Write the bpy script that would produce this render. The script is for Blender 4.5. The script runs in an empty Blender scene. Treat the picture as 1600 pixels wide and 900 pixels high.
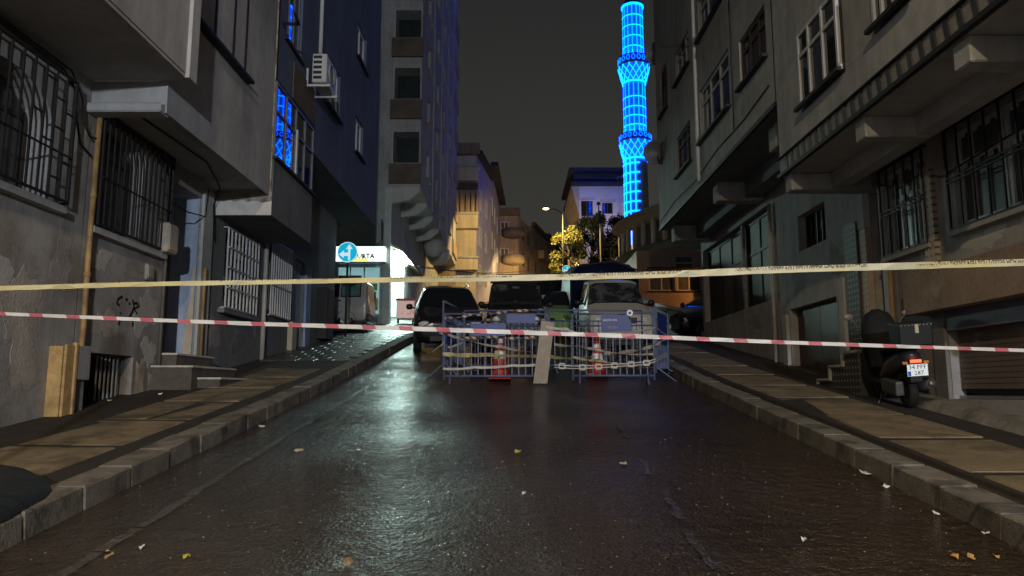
import bpy, bmesh, math, random
from math import radians as R, sin, cos, tan, atan, pi, sqrt
from mathutils import Vector, Matrix

random.seed(7)
sc = bpy.context.scene
COL = sc.collection

# ------------------------------------------------------------------ camera
F = 1155.0                      # focal length in pixels of a 1600 px wide picture
PITCH = atan(160.0 / F)
CAMZ = 1.5
cd = bpy.data.cameras.new("camera")
cam = bpy.data.objects.new("camera", cd)
COL.objects.link(cam)
cam.location = (0, 0, CAMZ)
cam.rotation_euler = (pi / 2 + PITCH, 0, 0)
cd.sensor_width = 36.0
cd.lens = F / 1600.0 * 36.0
cd.clip_start = 0.05
cd.clip_end = 2000
sc.camera = cam

# ------------------------------------------------------------------ night sky
w = bpy.data.worlds.new("World")
sc.world = w
w.use_nodes = True
nt = w.node_tree
bg = nt.nodes['Background']
tc = nt.nodes.new('ShaderNodeTexCoord')
sep = nt.nodes.new('ShaderNodeSeparateXYZ')
nt.links.new(tc.outputs['Generated'], sep.inputs[0])
rmp = nt.nodes.new('ShaderNodeValToRGB')
cr = rmp.color_ramp
cr.elements[0].position = 0.0
cr.elements[0].color = (0.0460, 0.0440, 0.0370, 1)
cr.elements[1].position = 1.0
cr.elements[1].color = (0.0110, 0.0118, 0.0125, 1)
e = cr.elements.new(0.25); e.color = (0.0320, 0.0315, 0.0285, 1)
e = cr.elements.new(0.5); e.color = (0.0170, 0.0175, 0.0172, 1)
nz = nt.nodes.new('ShaderNodeTexNoise'); nz.inputs['Scale'].default_value = 1.6; nz.inputs['Detail'].default_value = 4
nt.links.new(tc.outputs['Generated'], nz.inputs['Vector'])
ml = nt.nodes.new('ShaderNodeMapRange'); ml.inputs[3].default_value = 0.85; ml.inputs[4].default_value = 1.35
nt.links.new(nz.outputs[0], ml.inputs[0])
nt.links.new(sep.outputs[2], rmp.inputs[0])
nt.links.new(rmp.outputs[0], bg.inputs[0])
nt.links.new(ml.outputs[0], bg.inputs[1])

# ------------------------------------------------------------------ exposure
sc.view_settings.view_transform = 'Standard'
sc.view_settings.look = 'None'
sc.view_settings.exposure = 0
sc.view_settings.gamma = 1
sc.cycles.max_bounces = 6
sc.cycles.sample_clamp_indirect = 8.0

# ------------------------------------------------------------------ geometry of the place
def gz(y):                      # height of the roadway along the hill
    if y < 12: return 0.125 * y
    if y < 26: return 1.5 + 0.142 * (y - 12)
    return 3.488 + 0.15 * (y - 26)
def gs(y):
    return 0.125 if y < 12 else (0.142 if y < 26 else 0.15)
KERB_H = 0.17
def ray(px, py):
    fw = Vector((0, cos(PITCH), sin(PITCH))); up = Vector((0, -sin(PITCH), cos(PITCH)))
    return fw + Vector(((px - 800) / F, 0, 0)) + up * ((450 - py) / F)
def hx(px, py, X):              # where a sight line meets the wall plane x = X -> (y, z)
    d = ray(px, py); t = X / d.x
    return t * d.y, CAMZ + t * d.z
def hy(px, py, Y):              # ... the plane y = Y
    d = ray(px, py); t = Y / d.y
    return Vector((t * d.x, Y, CAMZ + t * d.z))
def ycol(px, X, z):
    return (F * X / (px - 800) - (z - CAMZ) * sin(PITCH)) / cos(PITCH)
def hg(px, py, off=0.0):        # ... the ground
    d = ray(px, py); t = 1.0
    while t < 300:
        if CAMZ + t * d.z <= gz(t * d.y) + off: break
        t += 0.02
    return Vector((t * d.x, t * d.y, gz(t * d.y) + off))

# ------------------------------------------------------------------ materials
MATS = {}
def M(name, col, rough=0.8, var=0.18, scale=2.0, bump=0.0, bscale=60.0, metal=0.0, spec=0.4,
      streak=0.0, rnd=0.0, emis=None, estr=0.0, alt=None, altscale=1.2, alta=0.5, coat=0.0, rvar=0.0):
    if name in MATS: return MATS[name]
    m = bpy.data.materials.new(name); m.use_nodes = True
    t = m.node_tree; N = t.nodes; L = t.links
    b = N['Principled BSDF']
    b.inputs['Roughness'].default_value = rough
    b.inputs['Metallic'].default_value = metal
    b.inputs['Specular IOR Level'].default_value = spec
    if coat: b.inputs['Coat Weight'].default_value = coat; b.inputs['Coat Roughness'].default_value = 0.08
    geo = N.new('ShaderNodeNewGeometry')
    cur = N.new('ShaderNodeRGB'); cur.outputs[0].default_value = (*col, 1); cur = cur.outputs[0]
    def noise(sc_, det=5, vec=None):
        n = N.new('ShaderNodeTexNoise'); n.inputs['Scale'].default_value = sc_; n.inputs['Detail'].default_value = det
        n.inputs['Roughness'].default_value = 0.6
        L.new(vec or geo.outputs['Position'], n.inputs['Vector']); return n.outputs[0]
    def rng(v, a, b_, lo=0.3, hi=0.7):
        r = N.new('ShaderNodeMapRange'); r.inputs[1].default_value = lo; r.inputs[2].default_value = hi
        r.inputs[3].default_value = a; r.inputs[4].default_value = b_; L.new(v, r.inputs[0]); return r.outputs[0]
    def mulc(c, f):
        x = N.new('ShaderNodeVectorMath'); x.operation = 'SCALE'; L.new(c, x.inputs[0]); L.new(f, x.inputs['Scale']); return x.outputs[0]
    if alt:
        x = N.new('ShaderNodeMix'); x.data_type = 'RGBA'
        L.new(rng(noise(altscale, 7), 0, 1, alta - 0.05, alta + 0.05), x.inputs[0]); L.new(cur, x.inputs[6]); x.inputs[7].default_value = (*alt, 1)
        cur = x.outputs[2]
    if var:
        cur = mulc(cur, rng(noise(scale, 8), 1 - var, 1 + var))
        cur = mulc(cur, rng(noise(scale * 9, 4), 1 - var * .5, 1 + var * .5))
    if streak:
        mp = N.new('ShaderNodeMapping'); mp.inputs['Scale'].default_value = (3.2, 3.2, 0.35)
        L.new(geo.outputs['Position'], mp.inputs['Vector'])
        cur = mulc(cur, rng(noise(1.3, 6, mp.outputs[0]), 1 - streak, 1.0, 0.38, 0.62))
    if rnd:
        oi = N.new('ShaderNodeObjectInfo')
        cur = mulc(cur, rng(oi.outputs['Random'], 1 - rnd, 1 + rnd, 0, 1))
    L.new(cur, b.inputs['Base Color'])
    if rvar: L.new(rng(noise(1.1, 6), rough - rvar, rough + rvar), b.inputs['Roughness'])
    if bump:
        bp = N.new('ShaderNodeBump'); bp.inputs['Strength'].default_value = bump; bp.inputs['Distance'].default_value = 0.02
        L.new(noise(bscale, 3), bp.inputs['Height']); L.new(bp.outputs[0], b.inputs['Normal'])
    if emis:
        b.inputs['Emission Color'].default_value = (*emis, 1); b.inputs['Emission Strength'].default_value = estr
    MATS[name] = m
    return m

plaster_grey = M('plaster_grey', (.40, .405, .42), .9, .16, .6, .3, 40, streak=.16, alt=(.32, .325, .34), altscale=.55, alta=.55)
plaster_low = M('plaster_low', (.33, .325, .33), .9, .2, .7, .35, 40, streak=.16, alt=(.245, .23, .215), altscale=.8, alta=.55)
plaster_white = M('plaster_white', (.42, .43, .43), .85, .12, 1.2, .2, 40, streak=.12)
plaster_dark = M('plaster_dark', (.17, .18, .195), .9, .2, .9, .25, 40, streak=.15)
plaster_blue = M('plaster_blue', (.085, .115, .20), .85, .2, .8, .2, 40, streak=.15)
paint_blue = M('paint_blue', (.32, .40, .56), .75, .14, 1.2, .2, 30, streak=.3)
plaster_brown = M('plaster_brown', (.25, .20, .155), .9, .2, 1.0, .25, 40, streak=.35)
plaster_olive = M('plaster_olive', (.37, .37, .375), .9, .2, .6, .3, 40, streak=.2, alt=(.27, .27, .27), altscale=.6, alta=.56)
plaster_tan = M('plaster_tan', (.33, .26, .19), .9, .2, .8, .2, 30, streak=.25)
plaster_cream = M('plaster_cream', (.52, .47, .38), .85, .12, .8, .15, 30, streak=.2)
plaster_pink = M('plaster_pink', (.42, .30, .25), .85, .15, .8, .15, 30)
brick_brown = M('brick_brown', (.105, .085, .072), .9, .25, 2, .2, 30)
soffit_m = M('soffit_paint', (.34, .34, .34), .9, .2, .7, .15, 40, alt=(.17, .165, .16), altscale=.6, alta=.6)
concrete_raw = M('concrete_raw', (.30, .28, .25), .95, .3, 2.5, .5, 30, alt=(.16, .13, .11), altscale=3, alta=.55)
iron = M('dark_iron', (.015, .015, .017), .6, .1, 5, spec=.4)
iron_grey = M('grey_painted_iron', (.26, .28, .30), .55, .15, 5)
white_upvc = M('white_upvc', (.48, .49, .51), .45, .08, 4)
wood_frame = M('dark_wood', (.05, .035, .028), .6, .25, 6)
glass_dark = M('dark_glass', (.010, .012, .015), .03, 0, spec=.9)
glass_curtain = M('curtained_glass', (.085, .085, .09), .35, .4, 4, spec=.3)
glass_mirror = M('mirror_glass', (.006, .010, .022), .015, 0, spec=1.0)
black_void = M('unlit_room', (.006, .006, .007), .9, 0)
pipe_m = M('rusty_beige_pipe', (.30, .19, .08), .6, .35, 6)
pipe_grey = M('grey_plastic_pipe', (.36, .35, .33), .5, .15, 6)
cable_m = M('black_cable', (.012, .012, .014), .6, 0)
marble = M('worn_marble', (.5, .47, .42), .5, .25, 5)
wood_raw = M('raw_plank', (.42, .28, .12), .75, .3, 7)
galv = M('galvanised_steel', (.38, .39, .41), .4, .15, 6, metal=.7)
kerb_m = M('kerb_concrete', (.165, .15, .125), .8, .3, 5, .5, 50, rnd=.12, alt=(.085, .078, .068), altscale=3, alta=.56)
slab_m = M('slab_concrete', (.205, .160, .098), .8, .28, 3, .45, 60, rnd=.16, alt=(.125, .095, .058), altscale=1.9, alta=.55)
bed_m = M('pavement_asphalt', (.030, .024, .018), .85, .3, 3, .5, 60)
wet_paver = M('wet_paver', (.07, .072, .062), .42, .3, 3, .6, 25, rnd=.25)
ground_m = M('ground_asphalt', (.035, .032, .028), .55, .25, 1.5, .5, 60)
tile_dark = M('dark_tile', (.045, .045, .05), .5, .2, 6, rnd=.2)
tile_light = M('light_tile', (.22, .21, .20), .6, .2, 6)
door_brown = M('door_brown', (.055, .032, .022), .5, .25, 5)
shutter_m = M('shutter_metal', (.15, .125, .105), .5, .2, 2.2, streak=.2)
lintel_m = M('lintel_plaster', (.27, .20, .145), .85, .25, 2, .3, 40, alt=(.36, .30, .25), altscale=1.6, alta=.66)
rubber = M('tyre_rubber', (.012, .012, .012), .8, .1, 9)
chrome = M('chrome', (.6, .6, .6), .15, 0, metal=1)
black_plastic = M('black_plastic', (.012, .012, .013), .5, .1, 8)
lamp_glass = M('headlamp_glass', (.55, .57, .58), .08, .1, 20, spec=.9)
plate_white = M('plate_white', (.75, .77, .8), .35, .03, 9)
ink = M('black_ink', (.01, .01, .01), .6, 0)
blue_ink = M('blue_ink', (.02, .12, .55), .5, 0)
white_print = M('white_print', (.75, .76, .78), .4, .05, 5)
barrier_blue = M('barrier_blue', (.05, .075, .21), .45, .25, 7, spec=.5)
barrier_grey = M('barrier_grey', (.11, .135, .23), .5, .25, 7, spec=.5)
barrier_plate = M('barrier_plate_blue', (.015, .035, .21), .45, .15, 4)
cone_or = M('cone_orange', (.50, .04, .018), .5, .15, 8)
cone_wh = M('cone_white', (.85, .85, .82), .4, .05, 8)

# ------------------------------------------------------------------ builders
def setp(o, **k):
    for a, v in k.items():
        if v is not None: o[a] = v
class Thing:
    """an Empty at the base of one thing; its parts are built in world coordinates"""
    def __init__(self, name, label=None, cat=None, base=(0, 0, 0), group=None, kind=None):
        self.base = Vector(base)
        self.o = bpy.data.objects.new(name, None); COL.objects.link(self.o)
        self.o.location = self.base; self.o.empty_display_size = 0.2
        setp(self.o, label=label, category=cat, group=group, kind=kind)
def link(name, mesh, T=None, parent=None, loc=None, rot=None, **k):
    o = bpy.data.objects.new(name, mesh); COL.objects.link(o)
    p = parent if parent is not None else (T.o if T else None)
    if p is not None: o.parent = p
    if loc is not None: o.location = loc
    if rot is not None: o.rotation_euler = rot
    setp(o, **k)
    return o
def bm2(name, bm, mat, T=None, parent=None, smooth=False, normals=True, **k):
    if normals: bmesh.ops.recalc_face_normals(bm, faces=bm.faces)
    me = bpy.data.meshes.new(name)
    if T: bmesh.ops.translate(bm, vec=-T.base, verts=bm.verts)
    bm.to_mesh(me); bm.free()
    for m in (mat if isinstance(mat, (list, tuple)) else [mat]): me.materials.append(m)
    if smooth:
        for p in me.polygons: p.use_smooth = True
    return link(name, me, T, parent, **k)
def quad(bm, a, b, c, d, mi=0):
    f = bm.faces.new([bm.verts.new(p) for p in (a, b, c, d)]); f.material_index = mi; return f
def abox(bm, x0, x1, y0, y1, z0, z1, mi=0):
    vs = [bm.verts.new(p) for p in ((x0,y0,z0),(x1,y0,z0),(x1,y1,z0),(x0,y1,z0),(x0,y0,z1),(x1,y0,z1),(x1,y1,z1),(x0,y1,z1))]
    for f in ((0,3,2,1),(4,5,6,7),(0,1,5,4),(1,2,6,5),(2,3,7,6),(3,0,4,7)):
        bm.faces.new([vs[i] for i in f]).material_index = mi
    return vs
def bevel(bm, w, seg=1):
    bmesh.ops.bevel(bm, geom=list(bm.edges), offset=w, segments=seg, affect='EDGES', profile=0.6)
def fbox(bm, W, u0, u1, v0, v1, n0, n1, mi=0):
    vs = [bm.verts.new(W(u, v, n)) for u, v, n in ((u0,v0,n0),(u1,v0,n0),(u1,v1,n0),(u0,v1,n0),(u0,v0,n1),(u1,v0,n1),(u1,v1,n1),(u0,v1,n1))]
    for f in ((0,3,2,1),(4,5,6,7),(0,1,5,4),(1,2,6,5),(2,3,7,6),(3,0,4,7)):
        bm.faces.new([vs[i] for i in f]).material_index = mi
CACHE = {}
def piece(T, name, W, u0, u1, v0, v1, n0, n1, mat, parent=None, **k):
    """a box-shaped part in a wall frame; alike pieces share their mesh"""
    c = Vector(W((u0+u1)/2, (v0+v1)/2, (n0+n1)/2))
    ax = Vector(W(1, 0, 0)) - Vector(W(0, 0, 0))
    key = (name, round(u1-u0, 3), round(v1-v0, 3), round(n1-n0, 3), round(ax.x, 3), round(ax.y, 3), mat.name)
    me = CACHE.get(key)
    if me is None:
        bm = bmesh.new(); fbox(bm, W, u0, u1, v0, v1, n0, n1)
        bmesh.ops.translate(bm, vec=-c, verts=bm.verts); bmesh.ops.recalc_face_normals(bm, faces=bm.faces)
        me = bpy.data.meshes.new(name); bm.to_mesh(me); bm.free(); me.materials.append(mat); CACHE[key] = me
    return link(name, me, T, parent, loc=c - T.base, **k)
def FL(X): return lambda u, v, n: (X + n, u, v)          # wall on the left, faces +x
def FR(X): return lambda u, v, n: (X - n, u, v)          # wall on the right, faces -x
def FC(Y): return lambda u, v, n: (u, Y - n, v)          # wall that faces down the hill
def FA(p0, p1):                                          # wall from p0 to p1, street on its right hand
    p0 = Vector((*p0, 0)); d = (Vector((*p1, 0)) - p0).normalized(); nn = Vector((d.y, -d.x, 0))
    return lambda u, v, n: tuple(p0 + d * u + nn * n + Vector((0, 0, v)))
def facade(T, name, W, u0, u1, v0, v1, ops, mat, depth=.15, parent=None, vbot=None, **k):
    """wall sheet with openings (u0,u1,v0,v1[,arch rise]) and their reveals; vbot(u) slopes the foot"""
    bm = bmesh.new()
    us = sorted({u0, u1, *[o[0] for o in ops], *[o[1] for o in ops]})
    vs = sorted({v0, v1, *[o[2] for o in ops], *[o[3] for o in ops]})
    us = [u for u in us if u0 <= u <= u1]; vs = [v for v in vs if v0 <= v <= v1]
    for i in range(len(us)-1):
        for j in range(len(vs)-1):
            cu, cv = (us[i]+us[i+1])/2, (vs[j]+vs[j+1])/2
            if any(o[0] < cu < o[1] and o[2] < cv < o[3] for o in ops): continue
            quad(bm, W(us[i],vs[j],0), W(us[i+1],vs[j],0), W(us[i+1],vs[j+1],0), W(us[i],vs[j+1],0))
    for o in ops:
        a, b, c, d = o[:4]; rise = o[4] if len(o) > 4 else 0
        sp = d - rise
        quad(bm, W(a,c,0), W(a,sp,0), W(a,sp,-depth), W(a,c,-depth))
        quad(bm, W(b,c,0), W(b,sp,0), W(b,sp,-depth), W(b,c,-depth))
        quad(bm, W(a,c,0), W(b,c,0), W(b,c,-depth), W(a,c,-depth))
        if rise:
            pts = [((a+b)/2 - (b-a)/2*cos(pi*i/14), sp + rise*sin(pi*i/14)) for i in range(15)]
            for (ua, va), (ub, vb) in zip(pts[:-1], pts[1:]):
                quad(bm, W(ua,va,0), W(ub,vb,0), W(ub,d,0), W(ua,d,0))
                quad(bm, W(ua,va,0), W(ub,vb,0), W(ub,vb,-depth), W(ua,va,-depth))
        else:
            quad(bm, W(a,d,0), W(b,d,0), W(b,d,-depth), W(a,d,-depth))
    return bm2(name, bm, mat, T, parent, normals=False, **k)
def window(T, W, u0, u1, v0, v1, n, vd=(), hd=(), fw=.05, fm=None, gm=None, sill=True, sm=None, sill_n=None, arch=0, thick=.05):
    """frame with mullions (part), one pane per cell and a sill (sub-parts)"""
    fm = fm or white_upvc; gm = gm or glass_dark
    us = [u0] + [u0 + (u1-u0)*t for t in vd] + [u1]
    vs = [v0] + [v0 + (v1-v0)*t for t in hd] + [v1]
    bm = bmesh.new()
    for i, u in enumerate(us):
        a = u if i == 0 else (u-fw if i == len(us)-1 else u-fw/2)
        fbox(bm, W, a, a+fw, v0, v1, n-thick, n)
    for j, v in enumerate(vs):
        a = v if j == 0 else (v-fw if j == len(vs)-1 else v-fw/2)
        for i in range(len(us)-1):
            fbox(bm, W, us[i]+fw*.5, us[i+1]-fw*.5, a, a+fw, n-thick+.003, n-.003)
    fr = bm2('window', bm, fm, T)
    for i in range(len(us)-1):
        for j in range(len(vs)-1):
            piece(T, 'pane', W, us[i]+fw*.3, us[i+1]-fw*.3, vs[j]+fw*.3, vs[j+1]-fw*.3, n-thick*.75, n-thick*.55, gm, fr)
    if sill:
        piece(T, 'sill', W, u0-.08, u1+.08, v0-.05, v0-.002, n+.001, (sill_n if sill_n is not None else .06), sm or iron, fr)
    return fr
def tube(bm, pts, r, seg=6, mi=0):
    rings = []
    for i, p in enumerate(pts):
        p = Vector(p)
        a = Vector(pts[max(i-1, 0)]); b = Vector(pts[min(i+1, len(pts)-1)])
        d = (b-a).normalized()
        ref = Vector((0, 0, 1)) if abs(d.z) < .9 else Vector((1, 0, 0))
        s = d.cross(ref).normalized(); q = s.cross(d)
        rr = r[i] if isinstance(r, (list, tuple)) else r
        rings.append([bm.verts.new(p + (s*cos(2*pi*k/seg) + q*sin(2*pi*k/seg))*rr) for k in range(seg)])
    for A, B in zip(rings[:-1], rings[1:]):
        for k in range(seg):
            f = bm.faces.new((A[k], A[(k+1) % seg], B[(k+1) % seg], B[k])); f.material_index = mi
    bm.faces.new(rings[0][::-1]).material_index = mi; bm.faces.new(rings[-1]).material_index = mi
def lathe(bm, c, prof, seg=24, mi=0, a0=0, a1=2*pi):
    c = Vector(c); full = abs(a1-a0-2*pi) < 1e-4
    n = seg if full else seg+1
    rings = [[bm.verts.new(c + Vector((r*cos(a0+(a1-a0)*k/seg), r*sin(a0+(a1-a0)*k/seg), z))) for k in range(n)] for r, z in prof]
    for A, B in zip(rings[:-1], rings[1:]):
        for k in range(seg):
            k2 = (k+1) % n
            bm.faces.new((A[k], A[k2], B[k2], B[k])).material_index = mi
def text_mesh(s, size, ext=.001, align='CENTER', bold=0):
    c = bpy.data.curves.new('lettering', 'FONT'); c.body = s; c.size = size; c.extrude = ext; c.align_x = align; c.align_y = 'CENTER'
    c.resolution_u = 1; c.offset = bold
    o = bpy.data.objects.new('lettering', c); COL.objects.link(o)
    dg = bpy.context.evaluated_depsgraph_get()
    me = bpy.data.meshes.new_from_object(o.evaluated_get(dg))
    bpy.data.objects.remove(o); bpy.data.curves.remove(c)
    me.name = 'lettering'; return me
def letter(T, s, size, loc, mat, rot=(pi/2, 0, 0), parent=None, name='lettering', ext=.001, scale=None, bold=0):
    me = text_mesh(s, size, ext, bold=bold); me.materials.clear(); me.materials.append(mat)
    o = link(name, me, T, parent, loc=Vector(loc) - (T.base if T else Vector()), rot=rot)
    if scale: o.scale = scale
    return o
def ribbon(bm, pts, wd, tw=None, th=.0012, mi=0):
    """a strap through pts; tw = list of roll angles (0 = broad side upright)"""
    A = []
    for i, p in enumerate(pts):
        p = Vector(p)
        d = (Vector(pts[min(i+1, len(pts)-1)]) - Vector(pts[max(i-1, 0)])).normalized()
        side = d.cross(Vector((0, 0, 1))).normalized(); up = side.cross(d)
        t = tw[i] if tw else 0
        u = up*cos(t) + side*sin(t); n = side*cos(t) - up*sin(t)
        ww = wd[i] if isinstance(wd, (list, tuple)) else wd
        A.append([bm.verts.new(p + u*(ww/2)*a + n*th*b) for a, b in ((1,1),(1,-1),(-1,-1),(-1,1))])
    for a, b in zip(A[:-1], A[1:]):
        for k in range(4): bm.faces.new((a[k], a[(k+1)%4], b[(k+1)%4], b[k])).material_index = mi
    bm.faces.new(A[0]); bm.faces.new(A[-1])
def lin(p, q, n): return [Vector(p).lerp(Vector(q), i/n) for i in range(n+1)]

# ------------------------------------------------------------------ lamps that light the street
def lamp(name, kind, loc, energy, col, T=None, rot=None, size=.1, spot=None, blend=.5):
    l = bpy.data.lights.new(name, kind); l.energy = energy; l.color = col
    if kind == 'AREA': l.size = size
    else: l.shadow_soft_size = size
    if spot: l.spot_size = spot; l.spot_blend = blend
    o = bpy.data.objects.new(name, l); COL.objects.link(o); o.location = Vector(loc) - (T.base if T else Vector())
    if T: o.parent = T.o
    if rot: o.rotation_euler = rot
    return o
lampglow = M('lamp_glow', (1, .8, .5), .5, 0, emis=(1, .68, .30), estr=9)
def street_lamp(label, x, y, hx_, hy_, h, energy, col, spot=None, rot=None, blend=.5, size=.14, pm=None):
    b = Vector((x, y, gz(y)))
    T = Thing('street_lamp', label, 'street lamp', b)
    bm = bmesh.new(); tube(bm, [b, b + Vector((0, 0, h*.5)), b + Vector((0, 0, h))], [.09, .07, .05], 10)
    bm2('pole', bm, pm or galv, T, smooth=True)
    tip = Vector((hx_, hy_, b.z + h + .25))
    bm = bmesh.new(); tube(bm, [b + Vector((0, 0, h-.02)), b.lerp(tip, .4) + Vector((0, 0, h*.62)) , tip], .035, 8)
    bm2('arm', bm, pm or galv, T, smooth=True)
    hd = Vector((hx_, hy_, b.z + h + .25))
    bm = bmesh.new(); lathe(bm, hd, [(.02, .14), (.12, .12), (.22, .03), (.23, 0)], 16)
    bm2('lamp_head', bm, iron_grey, T, smooth=True)
    bm = bmesh.new(); lathe(bm, hd, [(.215, 0), (.16, -.05), (.02, -.07)], 16)
    bm2('lamp_glass', bm, lampglow, T, smooth=True)
    lamp('street_light', 'SPOT' if spot else 'POINT', hd + Vector((0, 0, -.12)), energy, col, T, rot, size, spot, blend)
    return T
street_lamp('grey street lamp with a warm light behind the viewer on the left kerb', -3.5, -4.2, -1.0, -4.0, 10.4, 2900, (1, .77, .48),
            R(165), (R(24), 0, 0), .75, .10)
street_lamp('lit yellow street lamp up the hill on a thin pole beside the trees', 3.55, 50.3, 2.35, 50.0, 6.6, 6200, (1, .64, .20), R(168), (R(30), 0, R(8)), .2, .2, iron)
street_lamp('unseen street lamp added farther up, hidden by the yellow lit tree', 4.9, 70.3, 4.3, 70.0, 3.9, 9500, (1, .62, .22), R(172), (R(20), 0, R(25)), .2, .2, iron)  # lamp added out of sight behind the tree to warm the far houses
street_lamp('cool white street lamp on the right kerb far down the hill behind the viewer', 4.9, -20.3, 3.6, -20.0, 8.4, 20000, (.90, .95, 1), size=.25)

# ------------------------------------------------------------------ ground, road, kerbs, pavements
def strip_sheet(name, x0, x1, y0, y1, off, mat, kind='structure', step=1.0, nx=1, **k):
    bm = bmesh.new()
    ys = [y0 + (y1-y0)*i/max(1, int((y1-y0)/step)) for i in range(max(1, int((y1-y0)/step))+1)]
    rows = [[bm.verts.new((x0+(x1-x0)*j/nx, y, gz(y)+off)) for j in range(nx+1)] for y in ys]
    for a, b in zip(rows[:-1], rows[1:]):
        for j in range(nx): bm.faces.new((a[j], a[j+1], b[j+1], b[j]))
    return bm2(name, bm, mat, normals=False, kind=kind, **k)
strip_sheet('ground', -260, 260, -60, 420, -.03, ground_m, step=4)

def road_material(name='wet_asphalt', ca=(.026, .0172, .0106), cb=(.046, .031, .0195), bs=.9, r0=.09, r1=.22):
    m = bpy.data.materials.new(name); m.use_nodes = True
    t = m.node_tree; N = t.nodes; L = t.links; b = N['Principled BSDF']
    geo = N.new('ShaderNodeNewGeometry')
    def noise(s, d=5, ro=.6, vec=None):
        n = N.new('ShaderNodeTexNoise'); n.inputs['Scale'].default_value = s; n.inputs['Detail'].default_value = d; n.inputs['Roughness'].default_value = ro
        L.new(vec or geo.outputs['Position'], n.inputs['Vector']); return n.outputs[0]
    def rng(v, lo, hi, a, b_):
        r = N.new('ShaderNodeMapRange'); r.inputs[1].default_value = lo; r.inputs[2].default_value = hi
        r.inputs[3].default_value = a; r.inputs[4].default_value = b_; L.new(v, r.inputs[0]); return r.outputs[0]
    big = noise(.55, 6); fine = noise(55, 3)
    cr_ = N.new('ShaderNodeMix'); cr_.data_type = 'RGBA'
    L.new(rng(big, .35, .65, 0, 1), cr_.inputs[0]); cr_.inputs[6].default_value = (*ca, 1); cr_.inputs[7].default_value = (*cb, 1)
    sc1 = N.new('ShaderNodeVectorMath'); sc1.operation = 'SCALE'; L.new(cr_.outputs[2], sc1.inputs[0]); L.new(rng(fine, .3, .7, .55, 1.5), sc1.inputs['Scale'])
    # pale worn smears
    sm = N.new('ShaderNodeMapping'); sm.inputs['Scale'].default_value = (2.4, .7, 1); L.new(geo.outputs['Position'], sm.inputs['Vector'])
    pale = rng(noise(.9, 8, .7, sm.outputs[0]), .66, .76, 0, .35)
    mx = N.new('ShaderNodeMix'); mx.data_type = 'RGBA'; L.new(pale, mx.inputs[0]); L.new(sc1.outputs[0], mx.inputs[6]); mx.inputs[7].default_value = (.07, .06, .05, 1)
    L.new(mx.outputs[2], b.inputs['Base Color'])
    L.new(rng(noise(.8, 6), .35, .65, r0, r1), b.inputs['Roughness'])
    b.inputs['Specular IOR Level'].default_value = .62
    vo = N.new('ShaderNodeTexVoronoi'); vo.inputs['Scale'].default_value = 44; L.new(geo.outputs['Position'], vo.inputs['Vector'])
    ad = N.new('ShaderNodeMath'); ad.operation = 'MULTIPLY_ADD'; L.new(noise(26, 4, .7), ad.inputs[0]); ad.inputs[1].default_value = 1.6; L.new(vo.outputs['Distance'], ad.inputs[2])
    ad2 = N.new('ShaderNodeMath'); ad2.operation = 'MULTIPLY_ADD'; L.new(noise(9.5, 3, .55), ad2.inputs[0]); ad2.inputs[1].default_value = 4.2; L.new(ad.outputs[0], ad2.inputs[2]); ad = ad2
    bp = N.new('ShaderNodeBump'); bp.inputs['Strength'].default_value = bs; bp.inputs['Distance'].default_value = .022
    L.new(ad.outputs[0], bp.inputs['Height']); L.new(bp.outputs[0], b.inputs['Normal'])
    return m
RX = 3.0
road = strip_sheet('road', -RX-.02, RX+.02, -14, 170, 0, road_material(), step=1.0, nx=4)
# the worn edge line, a thin coat of paint with gaps
def worn_line():
    m = M('worn_line_paint', (.125, .11, .088), .6, .35, 4, .4, 60, alt=(.045, .038, .030), altscale=3.2, alta=.52)
    bm = bmesh.new(); rr = random.Random(3); y = 4.0
    while y < 12:
        l = rr.uniform(.35, .9); x = -2.42 + rr.uniform(-.015, .015); n = 5
        A = [(x - rr.uniform(.025, .05), y + l*i/n) for i in range(n+1)]; B = [(x + rr.uniform(.025, .05), y + l*i/n) for i in range(n+1)]
        for i in range(n):
            quad(bm, *[(p[0], p[1], gz(p[1]) + .004) for p in (A[i], B[i], B[i+1], A[i+1])])
        y += l + rr.uniform(.0, .03)
    bm2('edge_line', bm, road_material('worn_line', (.020, .016, .012), (.085, .070, .055), .9, .2, .4), kind='structure')
worn_line()

def asphalt_patch(name, pts, col, off, seed, alt=None):
    rr = random.Random(seed); m = road_material(name + '_asphalt', tuple(c*.7 for c in col), tuple(c*1.3 for c in col), 1.0, .16, .34)
    bm = bmesh.new(); A = []
    for i in range(len(pts)):
        p, q = Vector(pts[i]), Vector(pts[(i+1) % len(pts)]); n = max(2, int((q-p).length/.12))
        for k in range(n):
            c = p.lerp(q, k/n); A.append(bm.verts.new((c.x + rr.uniform(-.02, .02), c.y + rr.uniform(-.02, .02), gz(c.y) + off)))
    bmesh.ops.triangulate(bm, faces=[bm.faces.new(A)]); bm2(name, bm, m, kind='structure', normals=False)
0 and asphalt_patch('road_patch', [(-.05, 6.2), (.62, 6.25), (.58, 8.9), (-.02, 8.8)], (.034, .026, .019), .004, 1)
for i, (a, b, w_) in enumerate((((1035, 768), (1062, 812), .035), ((1075, 835), (1118, 892), .045), ((965, 662), (980, 685), .03), ((1000, 715), (1013, 742), .03))):
    p, q = hg(*a), hg(*b); d = (q-p).normalized(); s_ = Vector((-d.y, d.x, 0))*w_
    asphalt_patch('chalk_smear', [tuple((p-s_*.4).xy), tuple((p+s_*.6).xy), tuple((q+s_).xy), tuple((q-s_*.5).xy)], (.050, .042, .035), .005, 10+i)
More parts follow.
